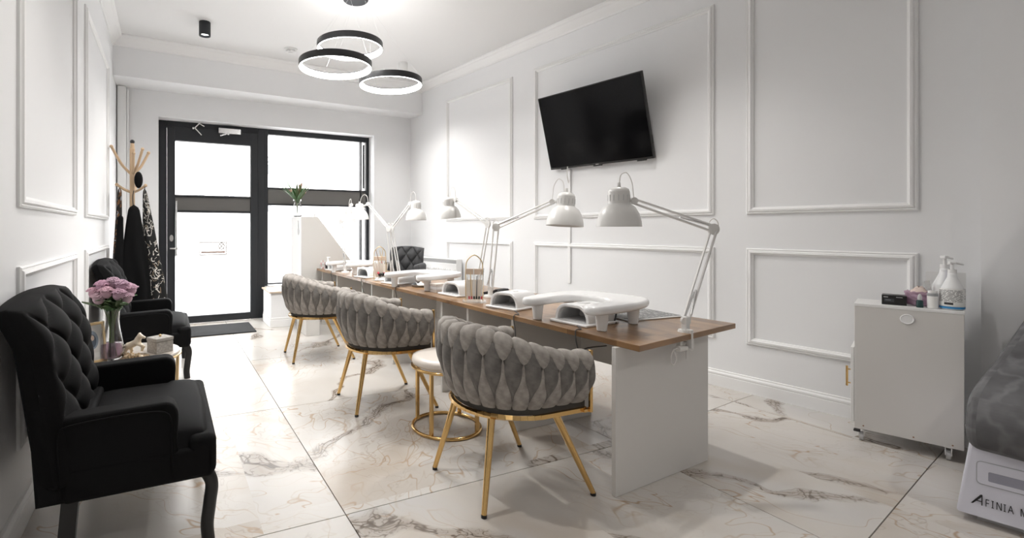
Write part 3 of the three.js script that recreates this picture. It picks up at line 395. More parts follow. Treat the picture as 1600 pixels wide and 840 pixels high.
// ---------------------------------------------------------------- coat stand, coats
{
  const X = -.345, Z = -5.96, H = 2.23;
  const t = thing('coat_stand', 'tall light wood coat stand with branching pegs in the corner', 'coat stand', [X, 0, Z]);
  part('pole', [box(.048, H - .06, .048, 0, (H - .06) / 2, 0, .008), cyl(.018, .024, .07, 0, H - .04, 0)], M.ash, t); part('finial', ball(.024, 0, H + .012, 0), M.blackPlastic, t, 'black ball finial');
  for (const [dx, dz, y, len, up] of [[-.19, .06, 1.90, 1, .27], [.10, .07, 1.90, 1, .26], [.155, -.05, 1.90, 1, .24], [.02, .14, 1.90, 1, .2], [-.14, .07, 1.70, 1, .07], [.13, .08, 1.70, 1, .07], [.03, -.13, 1.70, 1, .07]]) { const p = part('peg', [tube([[dx * .1, y, dz * .1], [dx * .5, y + up * .32, dz * .5], [dx, y + up, dz]], .014, 12, 8), ball(.018, dx, y + up, dz)], M.ash, t); }
  for (let k = 0; k < 4; k++) { const a = k * Math.PI / 2 + .4; part('foot', bar([Math.cos(a) * .19, .012, Math.sin(a) * .19], [0, .16, 0], .014, .018), M.ash, t); }
  const drape = (cx, cz, y0, y1, wt, wb, dt, db, folds, seed, sway = 0) => { const n = noise2(seed); return grid(64, 40, (u, v) => { const a = u * Math.PI * 2, k = 1 - v, wx = lerp(wb, wt, v ** 1.4), wz = lerp(db, dt, v), f = 1 + .16 * k * Math.sin(a * folds + 2 * n(v * 2, seed)) + .10 * k * n(Math.cos(a) * 2 + seed, Math.sin(a) * 2 + v * 3); const end = v > .97 ? (1 - v) / .03 : v < .02 ? .85 : 1; return [cx + sway * k + Math.cos(a) * wx * f * Math.max(.06, end), lerp(y0, y1, v) + .02 * k * n(a, 3), cz + Math.sin(a) * wz * f * Math.max(.06, end)]; }, true); };
  const coatM = phy([.004, .004, .0045], .85, { specularIntensity: .4, sheen: .12, sheenColor: new THREE.Color(.05, .05, .06) });
  const squig = canvasTex(512, 1024, (c, W, H2) => { c.fillStyle = '#0b0b0c'; c.fillRect(0, 0, W, H2); const r = rng(6); c.lineCap = 'round'; for (let k = 0; k < 380; k++) { c.strokeStyle = r() < .75 ? '#d8d4cc' : '#8e7f6c'; c.lineWidth = 3 + r() * 6; c.beginPath(); let x = r() * W, y = r() * H2; c.moveTo(x, y); for (let j = 0; j < 3; j++) { x += (r() - .5) * 46; y += (r() - .3) * 42; c.lineTo(x, y); } c.stroke(); } });
  const spots = canvasTex(512, 1024, (c, W, H2) => { c.fillStyle = '#14100d'; c.fillRect(0, 0, W, H2); const r = rng(16); for (let k = 0; k < 300; k++) { c.fillStyle = r() < .55 ? '#6e4a2a' : r() < .6 ? '#0a0a0c' : '#9fa0a8'; c.beginPath(); c.ellipse(r() * W, r() * H2, 8 + r() * 26, 6 + r() * 18, r() * 6, 0, 7); c.fill(); } });
  const c1 = thing('black_coat', 'long black coat hanging on the front of the coat stand', 'coat', [X, 0, Z]); part('body', drape(.02, .11, .42, 1.56, .045, .175, .03, .075, 6, 3, .015), coatM, c1); part('sleeve', drape(-.10, .13, .75, 1.45, .025, .045, .02, .035, 3, 9, -.02), coatM, c1); part('loop', tube([[.015, 1.54, .10], [.01, 1.64, .115], [.02, 1.71, .11]], .004, 10, 6), M.blackPlastic, c1);
  const c2 = thing('patterned_coat', 'black garment with white squiggle pattern flaring from its peg towards the door', 'coat', [X, 0, Z]); part('body', drape(.12, .085, .50, 1.74, .016, .105, .02, .06, 5, 21, .11), std([1, 1, 1], .8, 0, { map: squig }), c2); part('loop', tube([[.122, 1.72, .08], [.125, 1.765, .082]], .004, 6, 6), M.blackPlastic, c2);
  const c3 = thing('brown_scarf', 'brown and black mottled scarf hanging by the wall from a low peg', 'scarf', [X, 0, Z]); part('body', drape(-.11, .10, .62, 1.74, .018, .05, .018, .035, 4, 33, -.03), std([1, 1, 1], .85, 0, { map: spots }), c3); part('fringe', drape(-.142, .10, .50, .63, .02, .045, .014, .03, 9, 34), std([.05, .035, .025], .9), c3);
  const c4 = thing('black_hat', 'small black cap hooked near the top of the coat stand', 'hat', [X, 0, Z]); part('crown', new THREE.SphereGeometry(.06, 18, 10).scale(.7, 1.5, .6).translate(.062, 1.83, .045), coatM, c4);
}
single('door_mat', box(1.12, .014, .66, .46, .0075, -6.66, .005), M.mat, 'dark ribbed mat on the floor inside the door', 'mat');

// ---------------------------------------------------------------- desk lamps
const sub = (a, b) => [a[0] - b[0], a[1] - b[1], a[2] - b[2]], addv = (a, b, k = 1) => [a[0] + b[0] * k, a[1] + b[1] * k, a[2] + b[2] * k], mixv = (a, b, t) => [lerp(a[0], b[0], t), lerp(a[1], b[1], t), lerp(a[2], b[2], t)];
function deskLamp(label, base, elbow, head, shadeC, dia, o = {}) {   // world joints: clamp socket, elbow, head joint, middle of the shade's mouth
  const [bx, by, bz] = [base[0], DY, base[2]], L = p => sub(p, [bx, by, bz]);
  const t = thing('desk_lamp', label, 'lamp', [bx, by, bz]), E = L(elbow), Hd = L(head), S = L(shadeC), B = [0, Math.max(.05, base[1] - DY), 0];
  if (o.clamp) part('clamp', [cyl(.034, .038, .012, 0, .006, 0, 24), box(.034, .075, .03, 0, .045, 0, .006), box(.014, .10, .03, o.clamp[0] * .034, -.03, o.clamp[1] * .034, .003), box(.045, .012, .03, o.clamp[0] * .015, -.075, o.clamp[1] * .015, .003), cyl(.0045, .0045, .08, o.clamp[0] * .008, -.10, o.clamp[1] * .008), cyl(.014, .014, .008, o.clamp[0] * .008, -.052, o.clamp[1] * .008)], M.whiteLamp, t);
  else part('clamp', [cyl(.05, .056, .014, 0, .007, 0, 28), cyl(.018, .024, B[1], 0, B[1] / 2, 0, 18)], M.whiteLamp, t);
  const side = new THREE.Vector3(...sub(Hd, E)).setY(0).normalize(), sv = [side.x, 0, side.z], w = .017;
  const root = addv(B, [0, .01, 0]);
  part('lower_arm', [flatBar(addv(root, sv, -w), addv(E, sv, -w * 1.2), .009, .009), flatBar(addv(root, sv, w), addv(addv(E, sv, w * 1.2), [0, -.02, 0]), .009, .009)], M.whiteLamp, t);
  const up = [0, .02, 0];
  part('upper_arm', [flatBar(addv(E, up), addv(Hd, [0, .012, 0]), .009, .009), flatBar(addv(E, [0, -.014, 0]), addv(Hd, [0, -.014, 0]), .009, .009)], M.whiteLamp, t);
  const q = new THREE.Quaternion().setFromUnitVectors(V(0, 1, 0), V(-sv[2], 0, sv[0])), disc = (r, th, p) => { const g = new THREE.CylinderGeometry(r, r, th, 22); g.applyQuaternion(q); return mv(g, ...p); };
  for (const g of [disc(.032, .012, E), disc(.020, .026, Hd), disc(.024, .018, root)]) part('joint', g, M.whiteLamp, t);
  for (const g of [bar(addv(addv(root, sv, -.03), [0, .03, 0]), addv(mixv(root, E, .32), sv, -.006), .0052), bar(addv(root, sv, .012), mixv(root, E, .3), .0052), bar(addv(E, [0, .015, 0]), mixv(E, Hd, .42), .0048)]) part('spring', g, M.steel, t);
  const cab = (a, b, hgt, k) => tube([a, addv(addv(mixv(a, b, .15), [0, hgt * .75, 0]), sv, k), addv(mixv(a, b, .5), [0, hgt, 0]), addv(addv(mixv(a, b, .85), [0, hgt * .75, 0]), sv, -k), b], .0026, 28, 6);
  part('cord', [cab(addv(S, [0, dia * .92, 0]), addv(Hd, [0, .02, 0]), dia * .48, .0), cab(addv(E, sv, .03), addv(E, sv, -.03), .06, 0)], M.cableWhite, t);
  const k = dia / .24, sh = part('shade', [lathe([[.030, .222], [.036, .224], [.052, .214], [.058, .196], [.058, .135], [.062, .128], [.085, .112], [.106, .075], [.118, .028], [.121, 0], [.118, 0], [.114, .028], [.102, .072], [.082, .107], [.056, .122]].map(([r, y]) => [r * k, y * k]), 48), lathe([[0, .224], [.012, .226], [.032, .223]].map(([r, y]) => [r * k, y * k]), 24), cyl(.008 * k, .011 * k, .03 * k, 0, .238 * k, 0)], M.whiteLamp, t);
  sh.position.set(S[0], S[1], S[2]); if (o.tilt) sh.rotation.set(o.tilt[0], 0, o.tilt[1]);
  const vs = []; for (let i = 0; i < 14; i++) { const a = i / 14 * 6.283; const g = box(.004 * k, .034 * k, .006 * k); g.translate(0, .165 * k, .0575 * k); g.rotateY(a); vs.push(g); } part('vent', vs, M.lightGrey, sh);
  part('bulb', [ball(.034 * k, 0, .05 * k, 0, 16), cyl(.016 * k, .016 * k, .06 * k, 0, .10 * k, 0)], std([.8, .8, .78], .35), sh);
  part('arm_pin', flatBar(Hd, addv(S, [0, .165 * k, 0]), .014, .014), M.whiteLamp, t);
  return t;
}
deskLamp('white arm lamp clamped to the free corner of the walnut desk', [2.49, .80, -1.685], [2.792, 1.30, -1.725], [2.383, 1.46, -1.917], [2.308, 1.315, -1.953], .236, { clamp: [-.35, .94] });
deskLamp('white arm lamp of the middle pair, its big shade reaching out before the television', [2.36, .79, -3.235], [2.443, 1.316, -3.271], [2.683, 1.512, -2.882], [2.731, 1.325, -2.804], .272, { tilt: [0, -.08] });
deskLamp('white arm lamp of the middle pair, its shade turned away toward the shopfront', [2.30, .79, -3.335], [2.381, 1.342, -3.30], [2.357, 1.566, -3.754], [2.336, 1.40, -3.819], .205, { tilt: [0, .1] });
deskLamp('white arm lamp before the charcoal chair, its shade leaning toward the television wall', [2.20, .79, -4.60], [2.127, 1.305, -4.637], [2.211, 1.558, -4.375], [2.24, 1.39, -4.306], .205);
deskLamp('white arm lamp with its shade in front of the window edge, overlapping the one behind', [2.16, .79, -4.70], [2.1, 1.305, -4.66], [1.975, 1.575, -4.928], [1.917, 1.405, -5.011], .190, { tilt: [0, .06] });
deskLamp('small white arm lamp at the shopfront end by the sloping partition', [2.03, .79, -5.84], [1.968, 1.40, -5.816], [2.05, 1.60, -5.667], [2.004, 1.39, -5.633], .172);

// ---------------------------------------------------------------- curing lamps and hand rests
function makeCuringLamp(label) {                                 // opening towards -x, origin at the front edge
  const t = thing('curing_lamp', label, 'nail lamp', [0, 0, 0], 0, 'white nail curing lamps along the desks');
  const s = new THREE.Shape(); s.moveTo(-.118, 0); s.bezierCurveTo(-.118, .05, -.10, .090, -.045, .098); s.lineTo(.045, .098); s.bezierCurveTo(.10, .090, .118, .05, .118, 0);
  const hole = (a, y) => { s.lineTo(a, 0); s.bezierCurveTo(a, .042, a * .82, y, a * .3, y); s.lineTo(-a * .3, y); s.bezierCurveTo(-a * .82, y, -a, .042, -a, 0); s.lineTo(-.118, 0); };
  hole(.100, .080);
  const g = extrude(s, .21, .005, 2, 16); g.rotateY(Math.PI / 2); g.translate(.035, .014, 0); part('hood', g, M.whitePlastic, t);
  const b = new THREE.Shape(); b.moveTo(-.117, 0); b.bezierCurveTo(-.117, .05, -.10, .090, -.045, .096); b.lineTo(.045, .096); b.bezierCurveTo(.10, .09, .117, .05, .117, 0); part('back_cover', extrude(b, .05, .012, 3, 16).rotateY(Math.PI / 2).translate(.23, .014, 0), M.whitePlastic, t);
  part('base_plate', box(.285, .016, .262, .138, .008, 0, .007), M.whitePlastic, t);
  const l = new THREE.Shape(); l.moveTo(-.099, 0); l.bezierCurveTo(-.099, .042, -.082, .0795, -.03, .0795); l.lineTo(.03, .0795); l.bezierCurveTo(.082, .0795, .099, .042, .099, 0); l.lineTo(.094, 0); l.bezierCurveTo(.094, .04, .078, .075, .03, .075); l.lineTo(-.03, .075); l.bezierCurveTo(-.078, .075, -.094, .04, -.094, 0); part('lining', extrude(l, .17, 0, 1, 16).rotateY(Math.PI / 2).translate(.055, .014, 0), M.lightGrey, t);
  part('tray', box(.16, .004, .17, .12, .018, 0, .002), M.lightGrey, t); part('display', box(.05, .003, .055, .14, .1125, 0, .001), M.lightGrey, t);
  return t;
}
const lamps = [[2.075, -2.105, .10, 'white curing lamp with grey lining standing beneath the front hand rest'], [2.055, -2.70, .26, 'white curing lamp between the front hand rest and the clear tool stand'], [2.075, -3.43, .12, 'white curing lamp on the shopfront side of the clear tool stand'], [1.985, -4.40, .26, 'white curing lamp beside the round tray, before the middle hand rest'], [1.955, -5.12, .22, 'white curing lamp behind the fan-shaped tool stand'], [1.935, -6.20, .15, 'white curing lamp at the shopfront end, by the small polish bottles']];
const cure0 = makeCuringLamp(lamps[0][3]); lamps.forEach(([x, z, a, l], i) => { if (i) copyOf(cure0, [x, DY, z], a, l); else { cure0.position.set(x, DY, z); cure0.rotation.y = a; } });
function makeHandRest(label) {                                   // horseshoe pad on four tapered legs; open towards -x
  const t = thing('hand_rest', label, 'hand rest', [0, 0, 0], 0, 'white horseshoe hand rests on the desks');
  const s = new THREE.Shape(); s.moveTo(.06, .285); s.bezierCurveTo(.3, .33, .52, .33, .66, .27); s.bezierCurveTo(.74, .22, .75, .1, .745, 0); s.bezierCurveTo(.75, -.1, .74, -.22, .66, -.27); s.bezierCurveTo(.52, -.33, .3, -.33, .06, -.285); s.bezierCurveTo(-.03, -.27, -.03, -.18, .06, -.165); s.bezierCurveTo(.22, -.15, .42, -.2, .45, -.08); s.bezierCurveTo(.46, -.03, .46, .03, .45, .08); s.bezierCurveTo(.42, .2, .22, .15, .06, .165); s.bezierCurveTo(-.03, .18, -.03, .27, .06, .285);
  const g = extrude(s, .046, .019, 5, 24); g.rotateX(-Math.PI / 2); g.translate(0, .112, 0); g.scale(.85, 1, .90); part('pad', g, M.whitePlastic, t);
  const leg = () => lathe([[0, 0], [.024, 0], [.026, .004], [.037, .112], [.037, .118], [0, .118]], 24);
  for (const [x, z] of [[.115, .208], [.115, -.208], [.44, .21], [.44, -.21]]) part('leg', leg().translate(x, 0, z), M.whitePlastic, t);
  return t;
}
const rests = [[1.955, -2.075, .20, 'front white hand rest, closest to the free end of the desks'], [1.905, -3.945, .34, 'middle white hand rest, before the charcoal chair and radiator'], [1.855, -5.66, .32, 'white hand rest near the shop window, smallest in view']];
const rest0 = makeHandRest(rests[0][3]); rests.forEach(([x, z, a, l], i) => { if (i) copyOf(rest0, [x, DY + .0005, z], a, l); else { rest0.position.set(x, DY + .0005, z); rest0.rotation.y = a; } });

// ---------------------------------------------------------------- small desk things
function toolStand(label, x, z, turn, seed, k = 1) {
  const t = thing('tool_stand', label, 'tool stand', [x, DY, z], turn);
  part('foot', prism([[-.09, .05], [-.05, .095], [.05, .095], [.09, .05], [.09, -.05], [-.09, -.05]].map(([a, b]) => [a * k, b * k * .8]), 0, .012), M.acrylic, t);
  part('plate', [mv(extrude((() => { const s = new THREE.Shape(); s.moveTo(-.065 * k, 0); s.lineTo(.065 * k, 0); s.lineTo(.065 * k, .22 * k); s.lineTo(-.065 * k, .22 * k); s.closePath(); return s; })(), .004), 0, .01, -.03 * k)], M.acrylic, t);
  part('arch', tube([[-.066 * k, .01, -.02 * k], [-.066 * k, .25 * k, -.02 * k], [-.055 * k, .32 * k, -.02 * k], [0, .365 * k, -.02 * k], [.055 * k, .32 * k, -.02 * k], [.066 * k, .25 * k, -.02 * k], [.066 * k, .01, -.02 * k]], .0042 * k, 48, 8), M.brass, t, 'slim bronze arch');
  part('shelf', [box(.13 * k, .045 * k, .012, 0, .235 * k, -.018 * k, .003)], std([.68, .54, .43], .5), t, 'wooden strip'); part('front_pocket', box(.124 * k, .15 * k, .004, 0, .10 * k, .012 * k), std([.80, .74, .66], .4), t);
  const r = rng(seed), names = ['brush', 'brush', 'file', 'brush', 'brush', 'file', 'brush', 'tweezers', 'brush'];
  return [t, r, names];
}
function brushIn(label, x, z, y0, h, lean, m, tip) {
  const b = thing('nail_brush', label, 'brush', [x, DY + y0, z], 0, 'slim brushes and files in the tool stands');
  part('handle', bar([0, 0, 0], [lean, h, lean * .4], .0042, .003, 8), m, b); part('tip', bar([-lean * .14, -.022, 0], [0, 0, 0], .0065, .005, 8), tip, b); return b;
}
{
  toolStand('clear tool stand with a bronze arch beside the middle lamps, brushes in it', 2.085, -3.06, -.6, 3, .96);
  const red = std([.62, .07, .10], .4), hw = std([.82, .76, .68], .4);
  for (const [i, m, tip] of [[0, hw, red], [1, M.paleGold, red], [2, M.white, M.blackPlastic], [3, M.cableGrey, M.blackPlastic], [4, hw, M.blackPlastic], [5, M.steel, red]]) brushIn(['pale slim brush with a red tip in the clear arch-topped stand', 'gold slim brush with a red tip in the clear arch-topped stand', 'white slim brush with a black tip in the clear arch-topped stand', 'dark slim brush with a black tip in the clear arch-topped stand', 'pale slim brush with a black tip in the clear arch-topped stand', 'steel slim brush with a red tip in the clear arch-topped stand'][i], 2.045 + i * .0155, -3.07 + i * .0105, .045, .15 + (i % 3) * .03, (i - 2.5) * .006, m, tip);
  toolStand('clear tool stand at the fan-shaped holder near the window, its bronze arch tilted', 2.06, -4.80, -.4, 5, .98);
  const f = thing('fan_holder', 'pale petal-shaped fan of nail samples with a dark bow on a white foot', 'sample fan', [2.045, DY, -4.755], .6);
  part('foot', lathe([[0, 0], [.055, 0], [.058, .008], [.045, .03], [.02, .042], [0, .043]], 28), M.whitePlastic, f);
  for (let k = -3; k <= 3; k++) { const g = grid(6, 10, (u, v) => { const a = u * 2 - 1; return [a * .022 * Math.sin(Math.PI * (.12 + .8 * v)) ** .6, .04 + v * .175, .006 * a * a]; }); g.rotateZ(-k * .17); g.translate(k * .012, 0, k * .003); part('petal', g, phy([.86, .80, .74], .4, { transmission: .35, thickness: 0 }), f); }
  part('bow', [ball(.02, -.028, .065, .015, 10), ball(.02, .028, .065, .015, 10), ball(.012, 0, .065, .018, 8)], M.blackPlastic, f, 'dark bow'); part('bead', [ball(.013, -.055, .085, .012, 10), ball(.012, .055, .075, .012, 10)], red, f, 'red beads');
  brushIn('gold slim brush in the arch stand by the petal fan', 2.07, -4.79, .2, .14, .02, M.paleGold, M.brass); brushIn('bronze slim brush with a red tip in the arch stand by the petal fan', 2.09, -4.82, .2, .12, -.02, M.brass, red); brushIn('brown slim brush in the arch stand by the petal fan', 2.04, -4.78, .2, .13, -.03, M.brown, M.brass);
  const tr = canvasTex(512, 512, (c, W, H) => { c.fillStyle = '#7c7c7c'; c.fillRect(0, 0, W, H); const r = rng(12); for (let k = 0; k < 900; k++) { const v = 50 + r() * 190 | 0; c.fillStyle = `rgba(${v},${v},${v},.8)`; c.beginPath(); c.ellipse(r() * W, r() * H, 3 + r() * 9, 3 + r() * 6, r() * 6, 0, 7); c.fill(); } });
  const m = thing('desk_mat', 'grey speckled mat with a white border behind the front hand rest', 'mat', [2.70, DY + .0005, -2.17], -.08); part('border', box(.45, .008, .36, 0, .004, 0, .003), M.white, m); part('sheet', box(.42, .003, .33, 0, .0085, 0), std([1, 1, 1], .5, 0, { map: tr }), m);
  const mk = thing('black_case', 'slim black case and cable lying on the desk before the wall', 'case', [2.60, DY, -3.42], .35); part('body', box(.15, .024, .06, .02, .012, 0, .006), M.blackPlastic, mk); part('lid', box(.14, .004, .05, .02, .026, 0, .002), M.black, mk); part('strap', [flatBar([-.05, .012, 0], [-.24, .008, -.02], .03, .006)], M.blackPlastic, mk);
  const pp = thing('paper_stack', 'small stack of pale boxes under the middle hand rest', 'box stack', [2.14, DY, -3.68], .12); for (let k = 0; k < 3; k++) part('box', box(.13, .024, .10, 0, .012 + k * .025, 0, .003), k % 2 ? M.lightGrey : std([.5, .45, .41], .7), pp);
  const cr = thing('round_tray', 'dark rimmed round tray with folded tissue beside the middle hand rest', 'tray', [2.19, DY, -4.10]); part('dish', lathe([[0, 0], [.085, 0], [.10, .022], [.096, .022], [.082, .005], [0, .005]], 32), M.greyPlastic, cr); part('tissue', grid(10, 10, (u, v) => [(u - .5) * .13, .012 + .035 * Math.abs(Math.sin(u * 7 + v * 3)) * Math.sin(v * 3.1), (v - .5) * .12]), M.white, cr);
  const kb = thing('black_clip', 'small black clip on the desk behind the front hand rest leg', 'clip', [2.36, DY, -2.02], .5); part('jaw', [box(.06, .012, .02, 0, .006, 0, .003), flatBar([-.02, .012, 0], [.03, .06, 0], .014, .006)], M.blackPlastic, kb);
  const bb = thing('black_bottle', 'small black bottle with a white pump top at the shopfront end of the desks', 'bottle', [1.975, DY, -6.40]); part('body', box(.062, .10, .062, 0, .05, 0, .008), M.blackPlastic, bb); part('label', box(.022, .05, .002, -.004, .05, .032), M.lightGrey, bb); part('cap', [cyl(.014, .018, .03, 0, .115, 0), cyl(.008, .012, .03, 0, .145, 0), box(.05, .012, .016, .01, .163, 0, .004)], M.whitePlastic, bb);
  const pinkM = std([.72, .50, .50], .35); for (let k = 0; k < 6; k++) { const n = thing('polish_bottle', 'tiny rose polish bottle with a pale cap beside the black bottle', 'polish bottle', [1.905 + (k % 3) * .024, DY + (k > 2 ? .062 : 0), -6.475 + (k % 3) * .012], 0, 'tiny rose polish bottles'); part('body', lathe([[0, 0], [.011, 0], [.012, .022], [.006, .03], [0, .03]], 14), k % 2 ? pinkM : M.white, n); part('cap', cyl(.006, .0065, .03, 0, .045, 0, 12), k % 2 ? M.white : pinkM, n); }
  const sr = thing('bottle_riser', 'clear two-step riser under the tiny polish bottles', 'riser', [1.93, DY, -6.468]); part('shelf', box(.09, .004, .04, 0, .0595, 0), M.acrylic, sr); for (const s of [1, -1]) part('side', box(.003, .058, .04, s * .043, .029, 0), M.acrylic, sr);
  // cords that hang over the front edge
  const cord = (z, x1, z1, drop, label) => { const xf = deskF(z); single('lamp_cord', tube([[x1, DY + .004, z1], [xf + .03, DY + .006, z], [xf - .004, DY + .004, z], [xf - .007, DY - TH, z], [xf + .004, DY - .08, z], [xf + .03, DY - .05 - drop * .5, z - .01], [xf + .12, DY - drop * .92, z - .03], [xf + .28, DY - drop, z - .05]], .0036, 60, 6), M.cableGrey, label, 'cord'); };
  cord(-2.456, 2.09, -2.60, .30, 'dark cord over the desk edge behind the front woven chair'); cord(-1.954, 2.08, -2.04, .12, 'dark cord over the desk edge below the front curing lamp'); cord(-4.13, 2.02, -4.30, .28, 'dark cord over the desk edge below the middle hand rest'); cord(-4.97, 1.98, -5.05, .2, 'dark cord over the desk edge under the fan-shaped tool stand'); cord(-5.98, 1.97, -6.12, .36, 'dark cord over the desk edge at the shopfront end');
  const pl = thing('power_plug', 'white plug and coiled cord under the desk corner below the clamped lamp', 'plug', [2.40, .635, -1.645], .2); part('body', bar([-.05, .055, 0], [.05, .045, 0], .016, .012, 14), M.cableWhite, pl); part('cord', tube([[.05, .045, 0], [.10, .03, .01], [.14, .06, .0], [.15, .09, -.01]], .0035, 20, 6), M.cableWhite, pl); part('coil', tube([[-.05, .058, 0], [-.10, .05, 0], [-.12, .0, 0], [-.09, -.02, 0], [-.06, .01, 0], [-.08, .06, -.01]], .0035, 24, 6), M.cableWhite, pl); part('clip', box(.02, .035, .02, 0, .068, -.012), M.cableWhite, pl);
}

// ---------------------------------------------------------------- tall partition at the end of the desks
const PX = 1.667, PZ = -6.6, PT = Math.atan2(.224, .9745);
{
  const t = thing('partition_cabinet', 'tall white cabinet with a sloping top edge at the shopfront end of the desks', 'cabinet', [PX, 0, PZ], PT);
  const s = new THREE.Shape(); s.moveTo(0, .0); s.lineTo(.84, .0); s.lineTo(.84, .80); s.lineTo(.249, 1.476); s.lineTo(0, 1.476); s.closePath();
  part('body', metres(mv(extrude(s, .30, .002), 0, 0, -.30)), M.laminate, t); part('end_panel', box(.012, 1.474, .30, -.007, .738, -.15, .002), M.white, t);
  const k = thing('key_tag', 'white keys tag hanging on the side of the tall white cabinet', 'key tag', [PX - .035, 1.33, PZ - .075], PT); part('hook', [box(.006, .05, .012, .012, .10, 0), ball(.006, .004, .085, 0, 8)], M.steel, k); part('strap', tube([[.006, .085, 0], [.004, .04, .004], [.004, -.02, .006]], .003, 14, 6), M.black, k); part('tag', cyl(.022, .022, .006, 0, 0, 0, 20).rotateZ(Math.PI / 2).scale(1, 2.2, 1).translate(.002, -.06, .008), M.lightGrey, k);
  const b = thing('paper_bird', 'small white folded bird ornament on top of the tall cabinet', 'ornament', [PX + .225, 1.477, PZ - .13], .3); part('body', new THREE.ConeGeometry(.012, .05, 4).rotateZ(-1.2).translate(0, .02, 0), M.white, b); for (const q of [1, -1]) part('wing', mv(new THREE.ConeGeometry(.016, .075, 3).scale(1, 1, .35).rotateZ(q * -.6), q * .025, .045, 0), M.white, b); part('stand', cyl(.008, .012, .012, 0, .006, 0), M.white, b);
  const st = thing('storage_box', 'low white box on the floor between the legs of the shopfront chair', 'box', [1.60, 0, -6.06], -.02); part('body', box(.17, .38, .50, .01, .19, 0, .004), M.laminate, st); part('lid', box(.18, .02, .51, .01, .391, 0, .004), M.white, st);
  const v = thing('tulip_vase', 'clear glass vase of green tulip leaves on the tall white cabinet', 'vase', [1.66, 1.477, -6.83]);
  const out = [[.01, 0], [.055, 0], [.075, .03], [.082, .075], [.07, .13], [.054, .18], [.050, .215], [.062, .245]], inn = [...out].reverse().map(([r, y]) => [Math.max(.001, r - .004), Math.max(.01, y)]); part('body', lathe([...out, ...inn], 36), M.solidGlass, v);
  const r = rng(61);
  const bq = thing('tulip_bunch', 'bunch of dark green leaves with brown buds standing in the glass vase on the cabinet', 'plant', [1.66, 1.477, -6.83]);
  for (let k = 0; k < 26; k++) { const a = k * 2.4, R = .10 + .19 * r(), h = .28 + .17 * r(), bend = r() * .05; part('leaf', grid(4, 12, (u, vv) => { const w = .021 * Math.sin(Math.PI * (.05 + .93 * vv)) ** .7, t2 = (u * 2 - 1), yy = .03 + (h + .06) * vv, q = Math.max(.1 * vv, Math.min(1, (yy - .19) / (h - .13))) ** 1.3, w2 = w * (.35 + .65 * sstep(.12, .26, yy)); return [Math.cos(a) * R * q - Math.sin(a) * t2 * w2, yy - bend * q * q, Math.sin(a) * R * q + Math.cos(a) * t2 * w2 + .004 * t2 * t2]; }), k % 3 ? M.green : M.oliveLeaf, bq); }
  for (let k = 0; k < 7; k++) { const a = k * .95 + .4, R = k === 2 ? .17 : .09 + .06 * r(), h = .30 + .16 * r(); const st2 = part('stem', tube([[0, .03, 0], [Math.cos(a) * R * .14, h * .55, Math.sin(a) * R * .14], [Math.cos(a) * R, h, Math.sin(a) * R]], .0035, 14, 6), k % 2 ? M.brown : M.stemGreen, bq); part('bud', mv(new THREE.SphereGeometry(.015, 10, 8).scale(.75, 1.5, .75), Math.cos(a) * R, h + .012, Math.sin(a) * R), std([.50, .33, .24], .7), st2); }
}
// ---------------------------------------------------------------- radiator
{
  const t = thing('radiator', 'white slotted radiator low on the wall behind the desks', 'radiator'); t.applyMatrix4(rightWall); t.translateX(sOf(-6.72)); t.translateY(.18); t.translateZ(.05);
  const W = 1.0, H = .70; part('back_panel', box(W, H, .03, W / 2, H / 2, 0, .01), M.white, t); part('front_panel', box(W, H - .06, .012, W / 2, H / 2 - .03, .085, .005), M.white, t);
  for (const x of [.006, W - .006]) part('side_cover', box(.012, H, .10, x, H / 2, .04, .004), M.white, t); part('top_grille', box(W, .012, .10, W / 2, H - .004, .04, .003), M.white, t);
  for (let k = 0; k < 18; k++) part('rib', box(.030, H - .16, .012, .055 + k * .0525, H / 2 - .06, .095, .005), M.white, t);
  part('valve', cyl(.02, .02, .06, W + .03, .05, .04), M.whitePlastic, t); for (const x of [.2, .8]) part('bracket', box(.03, .5, .06, x, .35, -.03), M.white, t);
}
